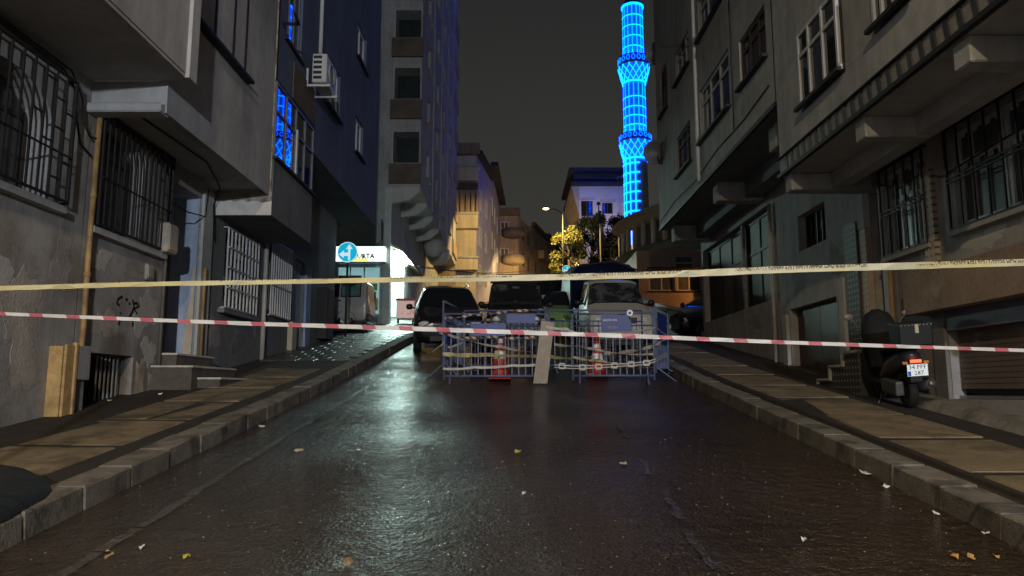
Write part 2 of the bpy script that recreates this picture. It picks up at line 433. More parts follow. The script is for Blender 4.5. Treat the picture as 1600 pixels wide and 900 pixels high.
def slope_mesh(name, w_, l, h, mat, bev=.012, jit=0, seed=0):
    key = (name, round(w_, 3), round(l, 3), round(h, 3), seed)
    if key in CACHE: return CACHE[key]
    rr = random.Random(seed)
    bm = bmesh.new(); abox(bm, -w_/2, w_/2, -l/2, l/2, -h, 0)
    if bev: bevel(bm, bev)
    if jit:
        for v in bm.verts: v.co += Vector((rr.uniform(-jit, jit), rr.uniform(-jit, jit), rr.uniform(-jit, jit)))
    bmesh.ops.recalc_face_normals(bm, faces=bm.faces)
    me = bpy.data.meshes.new(name); bm.to_mesh(me); bm.free(); me.materials.append(mat); CACHE[key] = me
    return me
def lay(T, name, me, x, y, top, rr, t=.006):
    o = link(name, me, T, loc=Vector((x, y, gz(y) + top)) - T.base,
             rot=(atan(gs(y)) + rr.uniform(-t, t), rr.uniform(-t, t), rr.uniform(-t, t)*.6))
    return o
def kerb(side, y1):
    rr = random.Random(5 + side)
    T = Thing('kerb', base=(side*(RX+.14), 2, gz(2)), kind='structure')
    y = -3.0; k = 0
    while y < y1:
        L_ = .64
        me = slope_mesh('kerb_stone', .27, L_-.006, .38, kerb_m, .011, .004, k % 5)
        lay(T, 'kerb_stone', me, side*(RX+.135+rr.uniform(-.006, .006)), y+L_/2, KERB_H + rr.uniform(-.006, .004), rr, .010)
        y += L_; k += 1
kerb(-1, 23.4); kerb(1, 21.0)
def pavement(side, y1, xo, n_slab, pav0=None):
    rr = random.Random(11 + side)
    T = Thing('pavement', base=(side*4, 2, gz(2)), kind='structure')
    bm = bmesh.new(); ys = [-8 + i*.5 for i in range(int((y1+8)/.5)+1)] + [y1]
    xs = [RX+.262, RX+.45, RX+1.6, xo]
    rows = [[bm.verts.new((side*x, y, gz(y) + KERB_H - .012 - .0*(x > 4))) for x in xs] for y in ys]
    for a, b in zip(rows[:-1], rows[1:]):
        for j in range(3): bm.faces.new((a[j], a[j+1], b[j+1], b[j]))
    e = rows[-1]
    lo = [bm.verts.new(v.co - Vector((0, 0, .5))) for v in e]
    for j in range(3): bm.faces.new((e[j], e[j+1], lo[j+1], lo[j]))
    bm2('pavement_bed', bm, bed_m, T)
    y = -2.9 + (.35 if side > 0 else 0); k = 0
    lim = pav0 or y1 - .6
    while y + 1.3 < lim:
        w_, l = .98, 1.27
        if side < 0:
            for q in range(2):
                me = slope_mesh('paving_slab', w_/2 - .006, l, .06, slab_m, .010, .009, 20 + (k+q) % 5)
                lay(T, 'paving_slab', me, side*(RX+.50 + w_/4 + q*w_/2), y + l/2 + q*.03, KERB_H + rr.uniform(-.007, .001), rr, .004)
        else:
            me = slope_mesh('paving_slab', w_, l, .06, slab_m, .010, .009, 20 + k % 5)
            lay(T, 'paving_slab', me, side*(RX+.50 + w_/2), y + l/2, KERB_H + rr.uniform(-.007, .001), rr, .004)
        y += l + .115; k += 1
    if pav0:
        y = pav0; r = 0
        while y < y1 - .35:
            for c in range(5):
                me = slope_mesh('paver', .36, .40, .06, wet_paver, .014, .006, 30 + (r+c) % 4)
                lay(T, 'paver', me, side*(RX + .46 + c*.37 + (.18 if r % 2 else 0)), y + .2, KERB_H + rr.uniform(.0, .012), rr, .014)
            y += .41; r += 1
    return T
pavement(-1, 23.4, 6.9, 0, 15.0)
pavement(1, 21.0, 6.4, 0)

# ------------------------------------------------------------------ left side of the street
XL = -5.25
def lower(y): return gz(y) - .4
# grille helper: an iron grille held proud of the wall
def grille(T, W, u0, u1, v0, v1, n, nb, rails, mat=iron, r=.010, label=None, cross=None):
    bm = bmesh.new(); e = .014
    fbox(bm, W, u0, u0+2*e, v0, v1, n-e, n+e); fbox(bm, W, u1-2*e, u1, v0, v1, n-e, n+e)
    fbox(bm, W, u0+2*e, u1-2*e, v0, v0+2*e, n-e, n+e); fbox(bm, W, u0+2*e, u1-2*e, v1-2*e, v1, n-e, n+e)
    for (a, b) in ((u0, v0), (u1, v0), (u0, v1), (u1, v1)):
        fbox(bm, W, a-e*.8 if a == u0 else a-e*1.6, a+e*1.6 if a == u0 else a+e*.8, b-e*.8, b+e*.8, 0, n-e)
    g = bm2('window_grille', bm, mat, T)
    if label: g['label'] = label
    for i in range(1, nb):
        u = u0 + (u1-u0)*i/nb
        piece(T, 'bar', W, u-r, u+r, v0+2*e, v1-2*e, n-r, n+r, mat, g)
    for v in rails:
        vv = v0 + (v1-v0)*v
        piece(T, 'rail', W, u0+2*e, u1-2*e, vv-r, vv+r, n+r, n+r*2.6, mat, g)
    for (i, v) in (cross or ()):
        ua, ub = u0 + (u1-u0)*i/nb, u0 + (u1-u0)*(i+1)/nb; vv = v0 + (v1-v0)*v
        piece(T, 'rail', W, ua+r, ub-r, vv-r, vv+r, n-r*.8, n+r*.8, mat, g)
    return g
W = FL(XL)
def wall_patch(T, Wx, u, v, ru, rv, mat, seed, name='render_patch'):
    rr = random.Random(seed); n = 18
    n = 44; ph = [rr.uniform(0, 6.3) for _ in range(4)]
    rad = lambda a: 1 + .28*sin(2*a+ph[0]) + .2*sin(3*a+ph[1]) + .13*sin(7*a+ph[2]) + .07*sin(13*a+ph[3]) + rr.uniform(-.05, .05)
    pts = [(u + ru*cos(2*pi*k/n)*rad(2*pi*k/n), v + rv*sin(2*pi*k/n)*rad(2*pi*k/n)) for k in range(n)]
    bm = bmesh.new(); a = [bm.verts.new(Wx(x, z, .0005)) for x, z in pts]; b = [bm.verts.new(Wx(x, z, .0014 + .0005*(seed % 7))) for x, z in pts]
    bm.faces.new(b)
    for i in range(n): bm.faces.new((a[i], a[(i+1) % n], b[(i+1) % n], b[i]))
    return bm2(name, bm, mat, T)
PN = [0]
patch_pale = M('patch_pale', (.40, .39, .38), .9, .15, 2, .3, 30); patch_dark = M('patch_dark', (.26, .25, .245), .95, .25, 3, .4, 30); patch_warm = M('patch_warm', (.35, .32, .295), .92, .25, 2.5, .4, 30)
# --- first building
B1 = Thing('apartment_building', 'nearest grey building on the left with a deep plain overhang and an arched barred window', 'building', (XL, 4, gz(4)))
facade(B1, 'wall', W, -9, 8.85, -2, 5.35, [(6.55, 8.12, 3.62, 4.92, .45)], plaster_low, .34)
bm = bmesh.new()
abox(bm, XL-.6, -4.0, -9, 8.8, 5.35, 5.352)
abox(bm, -4.02, -4.0, -9, 8.8, 5.353, 12); abox(bm, XL-1, -4.021, 8.78, 8.8, 5.353, 12); abox(bm, -4.03, -3.955, 8.62, 8.83, 5.30, 12)
bm2('overhang', bm, [plaster_grey], B1)
piece(B1, 'soffit', W, -9, 8.79, 5.335, 5.348, .0, 1.235, soffit_m)
piece(B1, 'fascia_drip', W, -9, 8.6, 5.30, 5.334, 1.19, 1.245, plaster_grey)
window(B1, W, 6.56, 8.11, 3.63, 4.91, -.28, (.33, .67), (.72,), .05, wood_frame, glass_curtain, sill=False)
piece(B1, 'sill', W, 6.35, 8.35, 3.52, 3.60, 0, .10, plaster_grey)
grille(B1, W, 6.25, 8.36, 3.64, 5.12, .10, 11, (.36,), cross=((9, .78), (9, .55), (9, .16), (10, .7), (8, .9), (10, .3), (8, .42), (7, .6)))
bm = bmesh.new(); tube(bm, [(XL+.03, y, z) for y, z in ((2, 5.28), (4, 5.26), (6.5, 5.24), (8.2, 5.2), (8.45, 5.05), (8.5, 4.7), (8.62, 4.45), (8.85, 4.38))], .016, 6)
tube(bm, [(XL+.05, y, z) for y, z in ((2, 5.31), (5, 5.30), (8.3, 5.24), (8.55, 5.0), (8.6, 4.75), (8.75, 4.6), (8.95, 4.62))], .012, 6)
bm2('cable', bm, cable_m, B1, smooth=True)
for (u, v, a, b, m_) in ((7.9, 2.2, .35, .5, patch_warm), (7.0, 2.6, .5, .35, patch_pale), (8.5, 3.0, .2, .35, patch_dark), (7.6, 1.55, .5, .25, patch_dark), (8.55, 4.6, .18, .3, patch_pale)):
    wall_patch(B1, W, u, v, a, b, m_, int(u*100))
# --- second building: barred window, blue recess, half cellar window
B2 = Thing('apartment_building', 'grey left building with a blue painted entrance recess and graffiti by its cellar window', 'building', (XL, 10.6, gz(10.6)))
W2 = W
facade(B2, 'wall', W, 8.86, 12.66, .6, 5.02, [(9.02, 10.32, 3.55, 4.97, .38), (9.08, 10.28, 1.22, 1.97), (11.02, 12.2, .9, 4.72)], plaster_low, .30)
bm = bmesh.new()
abox(bm, XL-.45, XL-.02, 12.17, 12.203, 1.0, 4.9)
abox(bm, XL-.45, XL-.301, 11.0, 11.019, 1.0, 4.9)
abox(bm, XL-.48, XL-.45, 11.0, 12.2, 1.0, 4.9)
abox(bm, XL-.45, XL-.301, 11.02, 12.168, 4.72, 4.75)
bm2('entrance_recess', bm, paint_blue, B2)
piece(B2, 'door', W, 11.1, 12.05, 2.05, 4.2, -.448, -.40, door_brown)
bm = bmesh.new()                                   # warm lamp light on the blue jamb, painted in as a pale patch
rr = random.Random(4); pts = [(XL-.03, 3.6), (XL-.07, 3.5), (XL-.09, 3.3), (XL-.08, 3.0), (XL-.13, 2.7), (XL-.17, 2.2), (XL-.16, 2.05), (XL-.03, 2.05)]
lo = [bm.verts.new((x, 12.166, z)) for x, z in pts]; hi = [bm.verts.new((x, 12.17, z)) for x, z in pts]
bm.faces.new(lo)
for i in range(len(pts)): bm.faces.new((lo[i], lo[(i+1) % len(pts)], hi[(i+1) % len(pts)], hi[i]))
bm2('lamplit_patch', bm, M('lamplit_patch', (.44, .38, .31), .9, .15, 4, .3, 40), B2)
piece(B2, 'pilaster', W, 12.21, 12.6, 1.2, 4.88, .001, .05, plaster_white)
bm = bmesh.new(); tube(bm, [(XL+.09, 12.28, 2.0), (XL+.085, 12.28, 2.9), (XL+.09, 12.27, 3.55)], .028, 6); bm2('drainpipe', bm, pipe_m, B2, smooth=True)
window(B2, W, 9.03, 10.31, 3.56, 4.96, -.25, (.5,), (.75,), .05, wood_frame, glass_curtain, sill=False)
piece(B2, 'sill', W, 8.95, 10.9, 3.44, 3.52, 0, .09, plaster_grey)
grille(B2, W, 8.98, 10.92, 3.54, 5.0, .10, 14, (.42,), cross=((12, .8), (12, .58), (12, .2), (11, .7), (13, .66), (11, .3), (10, .86), (13, .12)))
window(B2, W, 9.09, 10.27, 1.23, 1.96, -.25, (), (), .04, iron, black_void, sill=False)
for i in range(6): piece(B2, 'cellar_bar', W, 9.6+.1*i, 9.618+.1*i, 1.23, 1.95, -.13, -.112, iron_grey)
bm = bmesh.new()
abox(bm, -4.32, -4.30, 8.81, 12.74, 4.92, 12); abox(bm, XL-.5, -4.321, 8.82, 8.84, 5.03, 5.334)
bm2('overhang', bm, plaster_grey, B2)
bm = bmesh.new(); abox(bm, XL+.002, -4.323, 8.85, 12.74, 5.02, 5.05); bm2('soffit', bm, soffit_m, B2)
bm = bmesh.new(); abox(bm, XL+.002, -4.322, 8.7, 8.95, 4.90, 5.019); bevel(bm, .02); bm2('end_beam', bm, plaster_grey, B2)
WB = FL(-4.30)
y0, z0 = hx(303, 32, -4.3); y1 = ycol(386, -4.3, z0+.8)
window(B2, WB, y0, y1, z0, z0+2.0, .012, (.36, .72), (.72,), .06, iron, glass_mirror, sm=iron, sill_n=.14)
bm = bmesh.new()
tube(bm, [(XL+.04, 8.93, 1.3), (XL+.06, 8.93, 2.2), (XL+.05, 8.93, 3.4), (XL+.06, 8.93, 5.0)], .034, 8)
for z in (1.9, 2.9, 3.9): lathe(bm, (XL+.055, 8.93, z), [(.036, -.03), (.043, -.02), (.043, .02), (.036, .03)], 8)
bm2('drainpipe', bm, pipe_m, B2, smooth=True)
bm = bmesh.new(); tube(bm, [(XL+.05, 10.93, z) for z in (1.3, 2.2, 3.2, 4.2, 4.9)], .03, 8); bm2('drainpipe', bm, M('dark_pipe', (.08, .07, .06), .6, .3, 6), B2, smooth=True)
bm = bmesh.new(); tube(bm, [(XL+.05, y, z) for y, z in ((9.3, 5.0), (9.9, 4.98), (10.5, 4.99), (10.75, 4.9), (10.9, 4.6), (10.95, 3.8), (10.92, 3.5))], .014, 6)
tube(bm, [(XL+.03, 10.95, 4.35), (XL+.1, 11.5, 4.31), (XL+.05, 12.25, 4.42), (XL+.06, 12.3, 4.9)], .011, 6)
tube(bm, [(-4.8, 9.0, 5.0), (-4.75, 10, 4.99), (-4.7, 11, 4.98), (-5.0, 12.3, 4.95), (XL+.06, 12.55, 4.7), (XL+.06, 12.62, 4.1)], .013, 6)
bm2('cable', bm, cable_m, B2, smooth=True)
# broken plaster at the wall foot
bm = bmesh.new()
for (u0, u1, v0, v1) in ((10.3, 10.62, 1.25, 1.95), (10.66, 10.98, 1.3, 1.78), (11.0, 11.3, 1.5, 1.62)):
    vs = [bm.verts.new((XL + .003 + rr.uniform(0, .03), u0+(u1-u0)*a, v0+(v1-v0)*b)) for a, b in ((0,0),(.5,.06),(1,0),(.92,.5),(1,.9),(.6,1),(.3,.86),(.04,.95),(.1,.5))]
    bm.faces.new(vs)
bm2('broken_plaster', bm, M('broken_plaster', (.50, .43, .34), .95, .3, 6, .6, 25), B2)
for (u, v, a, b, m_) in ((10.55, 2.6, .28, .3, patch_pale), (9.5, 2.35, .3, .2, patch_warm), (9.3, 3.15, .22, .12, patch_pale), (10.2, 3.2, .3, .14, patch_dark), (10.7, 2.05, .16, .22, patch_pale), (9.15, 2.9, .1, .3, patch_dark)):
    wall_patch(B2, W, u, v, a, b, m_, int(u*100))
# painted scrawl
def scrawl(T, strokes, mat, name='graffiti'):
    bm = bmesh.new()
    for st in strokes:
        P_ = [Vector((XL+.004, *hx(px, py, XL))) for px, py in st]
        ribbon(bm, P_, .035, th=.002)
    return bm2(name, bm, mat, T)
scrawl(B2, [[(191, 463), (184, 467), (182, 474), (186, 477)], [(187, 489), (188, 490)], [(196, 467), (199, 469)], [(201, 474), (203, 475)],
            [(207, 468), (209, 480), (205, 490), (201, 497)], [(208, 474), (214, 474), (217, 479), (209, 482), (214, 491)], [(186, 497), (186, 508)], [(207, 496), (207, 510)]], ink)
# meter boxes and cladding
def wallbox(label, u0, u1, v0, v1, d, mat, name='meter_box', base_off=0):
    T = Thing(name, label, 'meter box', (XL, (u0+u1)/2, v0))
    bm = bmesh.new(); fbox(bm, W, u0, u1, v0, v1, .002, d); bevel(bm, .02); bm2('box', bm, mat, T)
    bm = bmesh.new(); fbox(bm, W, u0+.03, u1-.03, v0+.04, v1-.04, d+.001, d+.012); bm2('lid', bm, mat, T)
    return T
wallbox('beige meter box with a bulging front fixed high beside the blue recess', 10.66, 10.98, 3.52, 3.96, .2, M('box_beige', (.40, .36, .30), .6, .2, 6))
wallbox('small grey junction box on the plaster below the beige meter box', 10.40, 10.62, 3.06, 3.3, .05, M('box_grey', (.30, .29, .27), .7, .2, 6))
T = Thing('pipe_cladding', 'raw wooden boards boxed round the drainpipe foot at the left wall', 'cladding', (XL+.1, 8.7, gz(8.7)+KERB_H))
for (u0, u1, n0, n1, t) in ((8.42, 8.57, .16, .19, 2.02), (8.575, 8.62, .16, .21, 2.05)):
    bm = bmesh.new(); fbox(bm, W, u0, u1, gz(8.4)+KERB_H-.05, t, n0, n1); bevel(bm, .004); bm2('board', bm, wood_raw, T)
bm = bmesh.new(); fbox(bm, W, 8.40, 8.62, gz(8.4)+KERB_H-.05, 2.0, .002, .158); bm2('board', bm, wood_raw, T)
T2_ = Thing('electric_cabinet', 'grey two part cabinet fixed beside the raw wooden boards at the left wall', 'cabinet', (XL+.1, 8.8, gz(8.8)+KERB_H))
bm = bmesh.new(); fbox(bm, W, 8.64, 8.90, 1.62, 2.02, .003, .20); bevel(bm, .01); bm2('upper_box', bm, plaster_grey, T2_)
bm = bmesh.new(); fbox(bm, W, 8.66, 8.88, gz(8.8)+KERB_H-.05, 1.615, .003, .15); bm2('lower_box', bm, M('cabinet_grey', (.22, .22, .22), .7, .2, 4), T2_)
# entrance steps
T = Thing('entrance_steps', 'worn left entrance steps with pale marble edges in front of the blue recess', 'steps', (XL+.4, 11.5, gz(11.5)+KERB_H))
for (x1, y0, y1, z) in ((XL+.30, 10.97, 12.35, 2.05), (XL+.62, 10.78, 12.5, 1.86), (XL+.95, 11.0, 12.9, 1.69)):
    bm = bmesh.new(); abox(bm, XL-.9 if z > 2 else XL+.003, x1-.02, y0+.02, y1-.02, 1.2, z-.031); bm2('riser', bm, M('riser_dark', (.09, .08, .07), .85, .3, 5, .3), T)
    bm = bmesh.new(); abox(bm, XL-.9 if z > 2 else XL+.003, x1, y0, y1, z-.03, z); bevel(bm, .005); bm2('tread', bm, marble, T)

# --- third building, dark blue
B3 = Thing('apartment_building', 'dark blue building on the left with a glazed bay mirroring the minaret', 'building', (XL, 17, gz(17)))
X3 = -4.25; Y3 = 12.75; YE = 22.6; W3 = FL(X3)
facade(B3, 'wall', W, 12.662, YE-.9, .6, 6.7, [(13.3, 14.75, 3.1, 4.4), (15.75, 17.1, 3.2, 4.7), (17.75, 18.5, 2.4, 4.7)], plaster_dark, .15)
zs = hx(415, 330, X3)[1]; zp = hx(415, 236, X3)[1]; zt = hx(425, 112, X3)[1]; zu = hx(580, 345, X3)[1]; yb = ycol(489, X3, 6)
bm = bmesh.new()
abox(bm, X3-.02, X3, Y3, yb, zs, zp)                              # bay parapet
abox(bm, XL-.3, X3-.021, yb-.02, yb, zs, zu)                      # far cheek
abox(bm, XL, X3-.021, Y3+.02, yb-.021, zs, zs+.02)                # bay soffit
bm2('bay_parapet', bm, plaster_dark, B3)
bm = bmesh.new(); abox(bm, XL-.2, X3-.004, Y3-.012, Y3+.019, zs, zs+.42); abox(bm, XL-.2, X3-.03, Y3-.004, Y3+.018, zs+.421, 12)
bm2('broken_slab_end', bm, concrete_raw, B3)
rr = random.Random(9); bm = bmesh.new()
n = 12
A = [bm.verts.new((XL + (X3-XL)*i/n, Y3-.016, zs+.002)) for i in range(n+1)]; Bq = [bm.verts.new((XL + (X3-XL)*i/n, Y3-.016, zs + .27 + rr.uniform(-.025, .03) - .03*i/n)) for i in range(n+1)]
for i in range(n): bm.faces.new((A[i], A[i+1], Bq[i+1], Bq[i]))
bm2('white_plaster_remnant', bm, M('white_plaster_remnant', (.58, .57, .56), .9, .12, 5, .3), B3)
# upper wall with windows
def r3(pxn, pyt, pyb, pxf, X):
    y0, zt_ = hx(pxn, pyt, X); zb = hx(pxn, pyb, X)[1]; return y0, ycol(pxf, X, (zt_+zb)/2), zb, zt_
wa = r3(513, 85, 166, 531, X3); wb = r3(559, 30, 90, 572, X3); wc = r3(556, 178, 238, 567, X3)
uw = (Y3+.35, ycol(472, X3, 8.6), hx(440, 50, X3)[1], hx(440, 50, X3)[1]+1.6)
ops = [wa, wb, wc, uw]
facade(B3, 'upper_wall', W3, yb, YE, zu, 15, [wa, wb, wc], plaster_blue, .12)
facade(B3, 'upper_wall', W3, Y3, yb-.001, zt, 15, [(uw[0], min(uw[1], yb-.05), uw[2], uw[3])], plaster_blue, .12)
bm = bmesh.new(); abox(bm, XL, X3-.002, yb+.001, YE, zu-.02, zu); abox(bm, XL, X3-.03, Y3+.02, yb, zt-.02, zt-.001)
bm2('soffit', bm, plaster_dark, B3)
bm = bmesh.new(); abox(bm, XL-3, X3-.001, YE-.02, YE, zu-.019, 15)
bm2('end_wall', bm, plaster_brown, B3)
bm = bmesh.new(); abox(bm, XL-3, XL, YE-.92, YE-.9, .6, zu); bm2('lower_end_wall', bm, plaster_brown, B3)
window(B3, W3, Y3+.02, yb-.02, zp+.05, zt-.03, .0, (.25, .5, .75), (.62,), .05, M('bay_frame', (.12, .13, .16), .5, .15, 5), glass_mirror, sm=iron, sill_n=.08)
piece(B3, 'frame_post', W3, Y3+1.25, Y3+1.33, zp+.05, zp+1.0, .002, .03, white_upvc)
window(B3, W3, uw[0]+.01, min(uw[1], yb-.05)-.01, uw[2]+.01, uw[3]-.01, -.05, (.33, .66), (), .04, M('bay_frame', (.1, .1, .1)), glass_mirror, sm=iron)
for q in (wa, wb, wc): window(B3, W3, q[0]+.01, q[1]-.01, q[2]+.01, q[3]-.01, -.06, (.5,), (), .07, white_upvc, glass_dark, sm=iron, sill_n=.10)
piece(B3, 'brown_panel', W3, Y3+.9, yb-.06, zt+.02, zt+.75, .002, .02, brick_brown)
bm = bmesh.new(); q = hy(404, 14, 12.2); tube(bm, [(-4.3, 12.9, q.z+.1), (-3.9, 12.75, q.z), (-3.85, 12.3, q.z)], .03, 6); bm2('awning_arm', bm, iron, B3)
bm = bmesh.new(); y_, z_ = hx(497, 84, X3); tube(bm, [(X3+.05, y_, z_), (X3+.05, y_, z_+4)], .045, 8); bm2('drainpipe', bm, white_upvc, B3, smooth=True)
# ground floor windows with pale bars
grw = M('pale_bar', (.46, .47, .48), .5, .15, 6)
window(B3, W, 13.31, 14.74, 3.11, 4.39, -.10, (.5,), (.7,), .05, wood_frame, glass_dark, sill=False)
grille(B3, W, 13.2, 14.85, 2.98, 4.45, .09, 9, (.25, .5, .75), grw, .014)
piece(B3, 'sill', W, 13.1, 14.95, 2.88, 2.96, 0, .12, plaster_dark)
window(B3, W, 15.76, 17.09, 3.21, 4.69, -.10, (.5,), (), .05, wood_frame, glass_dark, sill=False)
grille(B3, W, 15.7, 17.15, 3.1, 4.75, .08, 9, (.4,), grw, .014)
piece(B3, 'door', W, 17.76, 18.49, 2.42, 4.69, -.12, -.08, paint_blue)
bm = bmesh.new(); tube(bm, [(XL+.07, 15.35, z) for z in (2.1, 3, 4, 4.8)], .05, 8); bm2('drainpipe', bm, pipe_grey, B3, smooth=True)
piece(B3, 'plinth_stub', W, 17.25, 17.6, 2.2, 3.1, .002, .12, M('stub_plaster', (.42, .36, .29), .9, .2, 4))
piece(B3, 'door_jamb', W, 18.52, 18.95, 2.3, 4.6, .002, .06, paint_blue)
T = Thing('electric_cabinet', 'dark wall cabinet at the far end of the dark blue building', 'cabinet', (XL, 20.1, gz(20.1)+KERB_H))
bm = bmesh.new(); fbox(bm, W, 19.7, 20.45, gz(19.7)+KERB_H+.1, 4.25, .002, .3); bevel(bm, .01); bm2('cabinet_body', bm, iron, T)
bm = bmesh.new(); fbox(bm, W, 19.75, 20.4, gz(19.7)+KERB_H+.2, 4.2, .302, .312); bm2('cabinet_door', bm, iron, T)
for (u, v, a, b, m_) in ((13.0, 2.5, .2, .3, patch_dark), (14.2, 2.4, .35, .18, M('patch_slate', (.14, .145, .155), .9, .3, 3)), (15.0, 2.9, .14, .3, patch_dark), (18.1+.9, 3.0, .2, .4, patch_dark)):
    wall_patch(B3, W, u, v, a, b, m_, int(u*100))
# air conditioner
y_, z_ = hx(476, 128, X3)
T = Thing('air_conditioner', 'white air conditioner unit on brackets high on the dark blue wall', 'air conditioner', (X3, y_+.4, z_))
bm = bmesh.new(); abox(bm, X3+.14, X3+.44, y_, y_+.85, z_, z_+.62); bevel(bm, .02); bm2('casing', bm, white_upvc, T)
for i in range(5): piece(T, 'vent_slot', FC(y_), X3+.17, X3+.34, z_+.07+.11*i, z_+.13+.11*i, .001, .006, iron)
bm = bmesh.new(); lathe(bm, (0, 0, 0), [(.001, 0), (.22, 0), (.22, .02), (.2, .03)], 20)
bmesh.ops.rotate(bm, cent=(0, 0, 0), matrix=Matrix.Rotation(pi/2, 3, 'Y'), verts=bm.verts); bmesh.ops.translate(bm, vec=(X3+.441, y_+.38, z_+.31), verts=bm.verts); bm2('fan_grille', bm, iron_grey, T)
for q in (.1, .7):
    bm = bmesh.new(); abox(bm, X3, X3+.5, y_+q, y_+q+.05, z_-.05, z_-.005); abox(bm, X3+.001, X3+.04, y_+q+.002, y_+q+.048, z_-.004, z_+.35); bm2('bracket', bm, white_upvc, T)

# ------------------------------------------------------------------ right side of the street
XR = 5.35; XB = 4.1
WR = FR(XR); WBR = FR(XB)
def rr_(pxn, pyt, pyb, pxf, X):
    y0, zt_ = hx(pxn, pyt, X); zb = hx(pxn, pyb, X)[1]; return (y0, ycol(pxf, X, (zt_+zb)/2), zb, zt_)
A1 = Thing('apartment_building', 'nearest right building with a patterned band along its overhang and a roller shutter', 'building', (XR, 5, gz(5)))
wC = rr_(1600, 140, 318, 1491, XR); wC = (wC[0]-.12, wC[1], wC[2], wC[3]); wD = rr_(1443, 236, 380, 1385, XR)
gar = (5.2, 9.05, 1.40, 2.46); ent = (10.45, 10.78, 1.9, 4.4)
mosaic_tan = None
def dotted(name, base, dot, s=11.0, r=.16):
    m = bpy.data.materials.new(name); m.use_nodes = True; t = m.node_tree; N = t.nodes; L = t.links; b = N['Principled BSDF']
    g = N.new('ShaderNodeNewGeometry'); sp = N.new('ShaderNodeSeparateXYZ'); L.new(g.outputs['Position'], sp.inputs[0])
    def cell(o, off=None):
        a = N.new('ShaderNodeMath'); a.operation = 'MULTIPLY'; a.inputs[1].default_value = s; L.new(o, a.inputs[0])
        c = N.new('ShaderNodeMath'); c.operation = 'PINGPONG'; c.inputs[1].default_value = .5; L.new(a.outputs[0], c.inputs[0]); return c.outputs[0]
    cy, cz = cell(sp.outputs[1]), cell(sp.outputs[2])
    mx = N.new('ShaderNodeMath'); mx.operation = 'MAXIMUM'; L.new(cy, mx.inputs[0]); L.new(cz, mx.inputs[1])
    lt = N.new('ShaderNodeMath'); lt.operation = 'LESS_THAN'; lt.inputs[1].default_value = r; L.new(mx.outputs[0], lt.inputs[0])
    cx = N.new('ShaderNodeMix'); cx.data_type = 'RGBA'; L.new(lt.outputs[0], cx.inputs[0]); cx.inputs[6].default_value = (*base, 1); cx.inputs[7].default_value = (*dot, 1)
    L.new(cx.outputs[2], b.inputs['Base Color']); b.inputs['Roughness'].default_value = .6
    return m
mosaic_dark = dotted('dark_mosaic_tiles', (.045, .045, .045), (.34, .32, .29))
mosaic_tan = dotted('tan_mosaic_tiles', (.36, .28, .21), (.10, .07, .05))
facade(A1, 'wall', WR, -9, 10.95, -2, 4.74, [wC, wD, gar, ent], plaster_low, .16)
bm = bmesh.new()
abox(bm, XB, XB+.02, -9, 10.94, 4.99, 13); abox(bm, XB+.021, XR+1, 10.92, 10.94, 4.74, 13)
bm2('overhang', bm, plaster_olive, A1)
W1s = rr_(1310, -17, 115, 1253, XB); W2s = rr_(1415, -110, 0, 1368, XB)
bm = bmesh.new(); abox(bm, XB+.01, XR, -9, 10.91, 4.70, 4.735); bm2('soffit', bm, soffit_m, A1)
for y in (10.75, 8.45, 6.45, 4.3):
    bm = bmesh.new(); abox(bm, XB+.04, XR-.45 if y < 10 else XR-.01, y-.13, y+.13, 4.44, 4.698); bevel(bm, .015); bm2('soffit_beam', bm, plaster_olive, A1)
bm = bmesh.new(); abox(bm, XR-.62, XR-.4, -9, 10.6, 4.46, 4.697); bm2('soffit_beam', bm, soffit_m, A1)
# patterned band: base, two dark edge strips, single tiles
bm = bmesh.new(); fbox(bm, WBR, -2, 10.94, 4.755, 4.985, -.02, .001); bm2('band', bm, tile_light, A1)
for v, h in ((4.70, .05), (4.985, .018)):
    bm = bmesh.new(); fbox(bm, WBR, -2, 10.96, v, v+h, -.02, .045); bm2('edge_trim', bm, iron, A1)
bmt = bmesh.new()
lo = [(-.055, -.105), (.02, -.105), (.055, .105), (-.02, .105)]
a_ = [bmt.verts.new((-.014, u, v)) for u, v in lo]; b_ = [bmt.verts.new((0, u, v)) for u, v in lo]
bmt.faces.new(a_); bmt.faces.new(b_)
for i in range(4): bmt.faces.new((a_[i], a_[(i+1) % 4], b_[(i+1) % 4], b_[i]))
bmesh.ops.recalc_face_normals(bmt, faces=bmt.faces)
tm = bpy.data.meshes.new('band_tile'); bmt.to_mesh(tm); bmt.free(); tm.materials.append(tile_dark)
y = 4.4
while y < 10.85:
    link('band_tile', tm, A1, loc=Vector((XB-.002, y, 4.87)) - A1.base); y += .216
bm = bmesh.new(); lathe(bm, (0, 0, 0), [(.0, 0)], 4); bm.free()
def recessed_window(T, Wf, q, X, sgn, **k):
    """opening box on a bay face that has no cut: a dark surround set proud, frame inside"""
    u0, u1, v0, v1 = q
    piece(T, 'window_surround', Wf, u0-.06, u1+.06, v0-.05, v1+.05, .001, .012, k.pop('surround', iron))
    return window(T, Wf, u0, u1, v0, v1, .06, sill_n=.12, sm=iron, **k)
recessed_window(A1, WBR, W1s, XB, -1, vd=(.35, .7), hd=(.68,), fw=.05)
recessed_window(A1, WBR, W2s, XB, -1, vd=(.35, .7), hd=(.68,), fw=.05)
window(A1, WR, wC[0]+.01, wC[1]-.01, wC[2]+.01, wC[3]-.01, -.06, (.36, .42, .82), (.66,), .05, white_upvc, glass_curtain, sill=False)
window(A1, WR, wD[0]+.01, wD[1]-.01, wD[2]+.01, wD[3]-.01, -.06, (.33, .38, .72), (.62,), .05, white_upvc, glass_curtain, sill=False)
grille(A1, WR, wC[0]-.06, wC[1]+.06, wC[2]-.04, wC[3]+.05, .06, 6, (.46, .5), cross=())
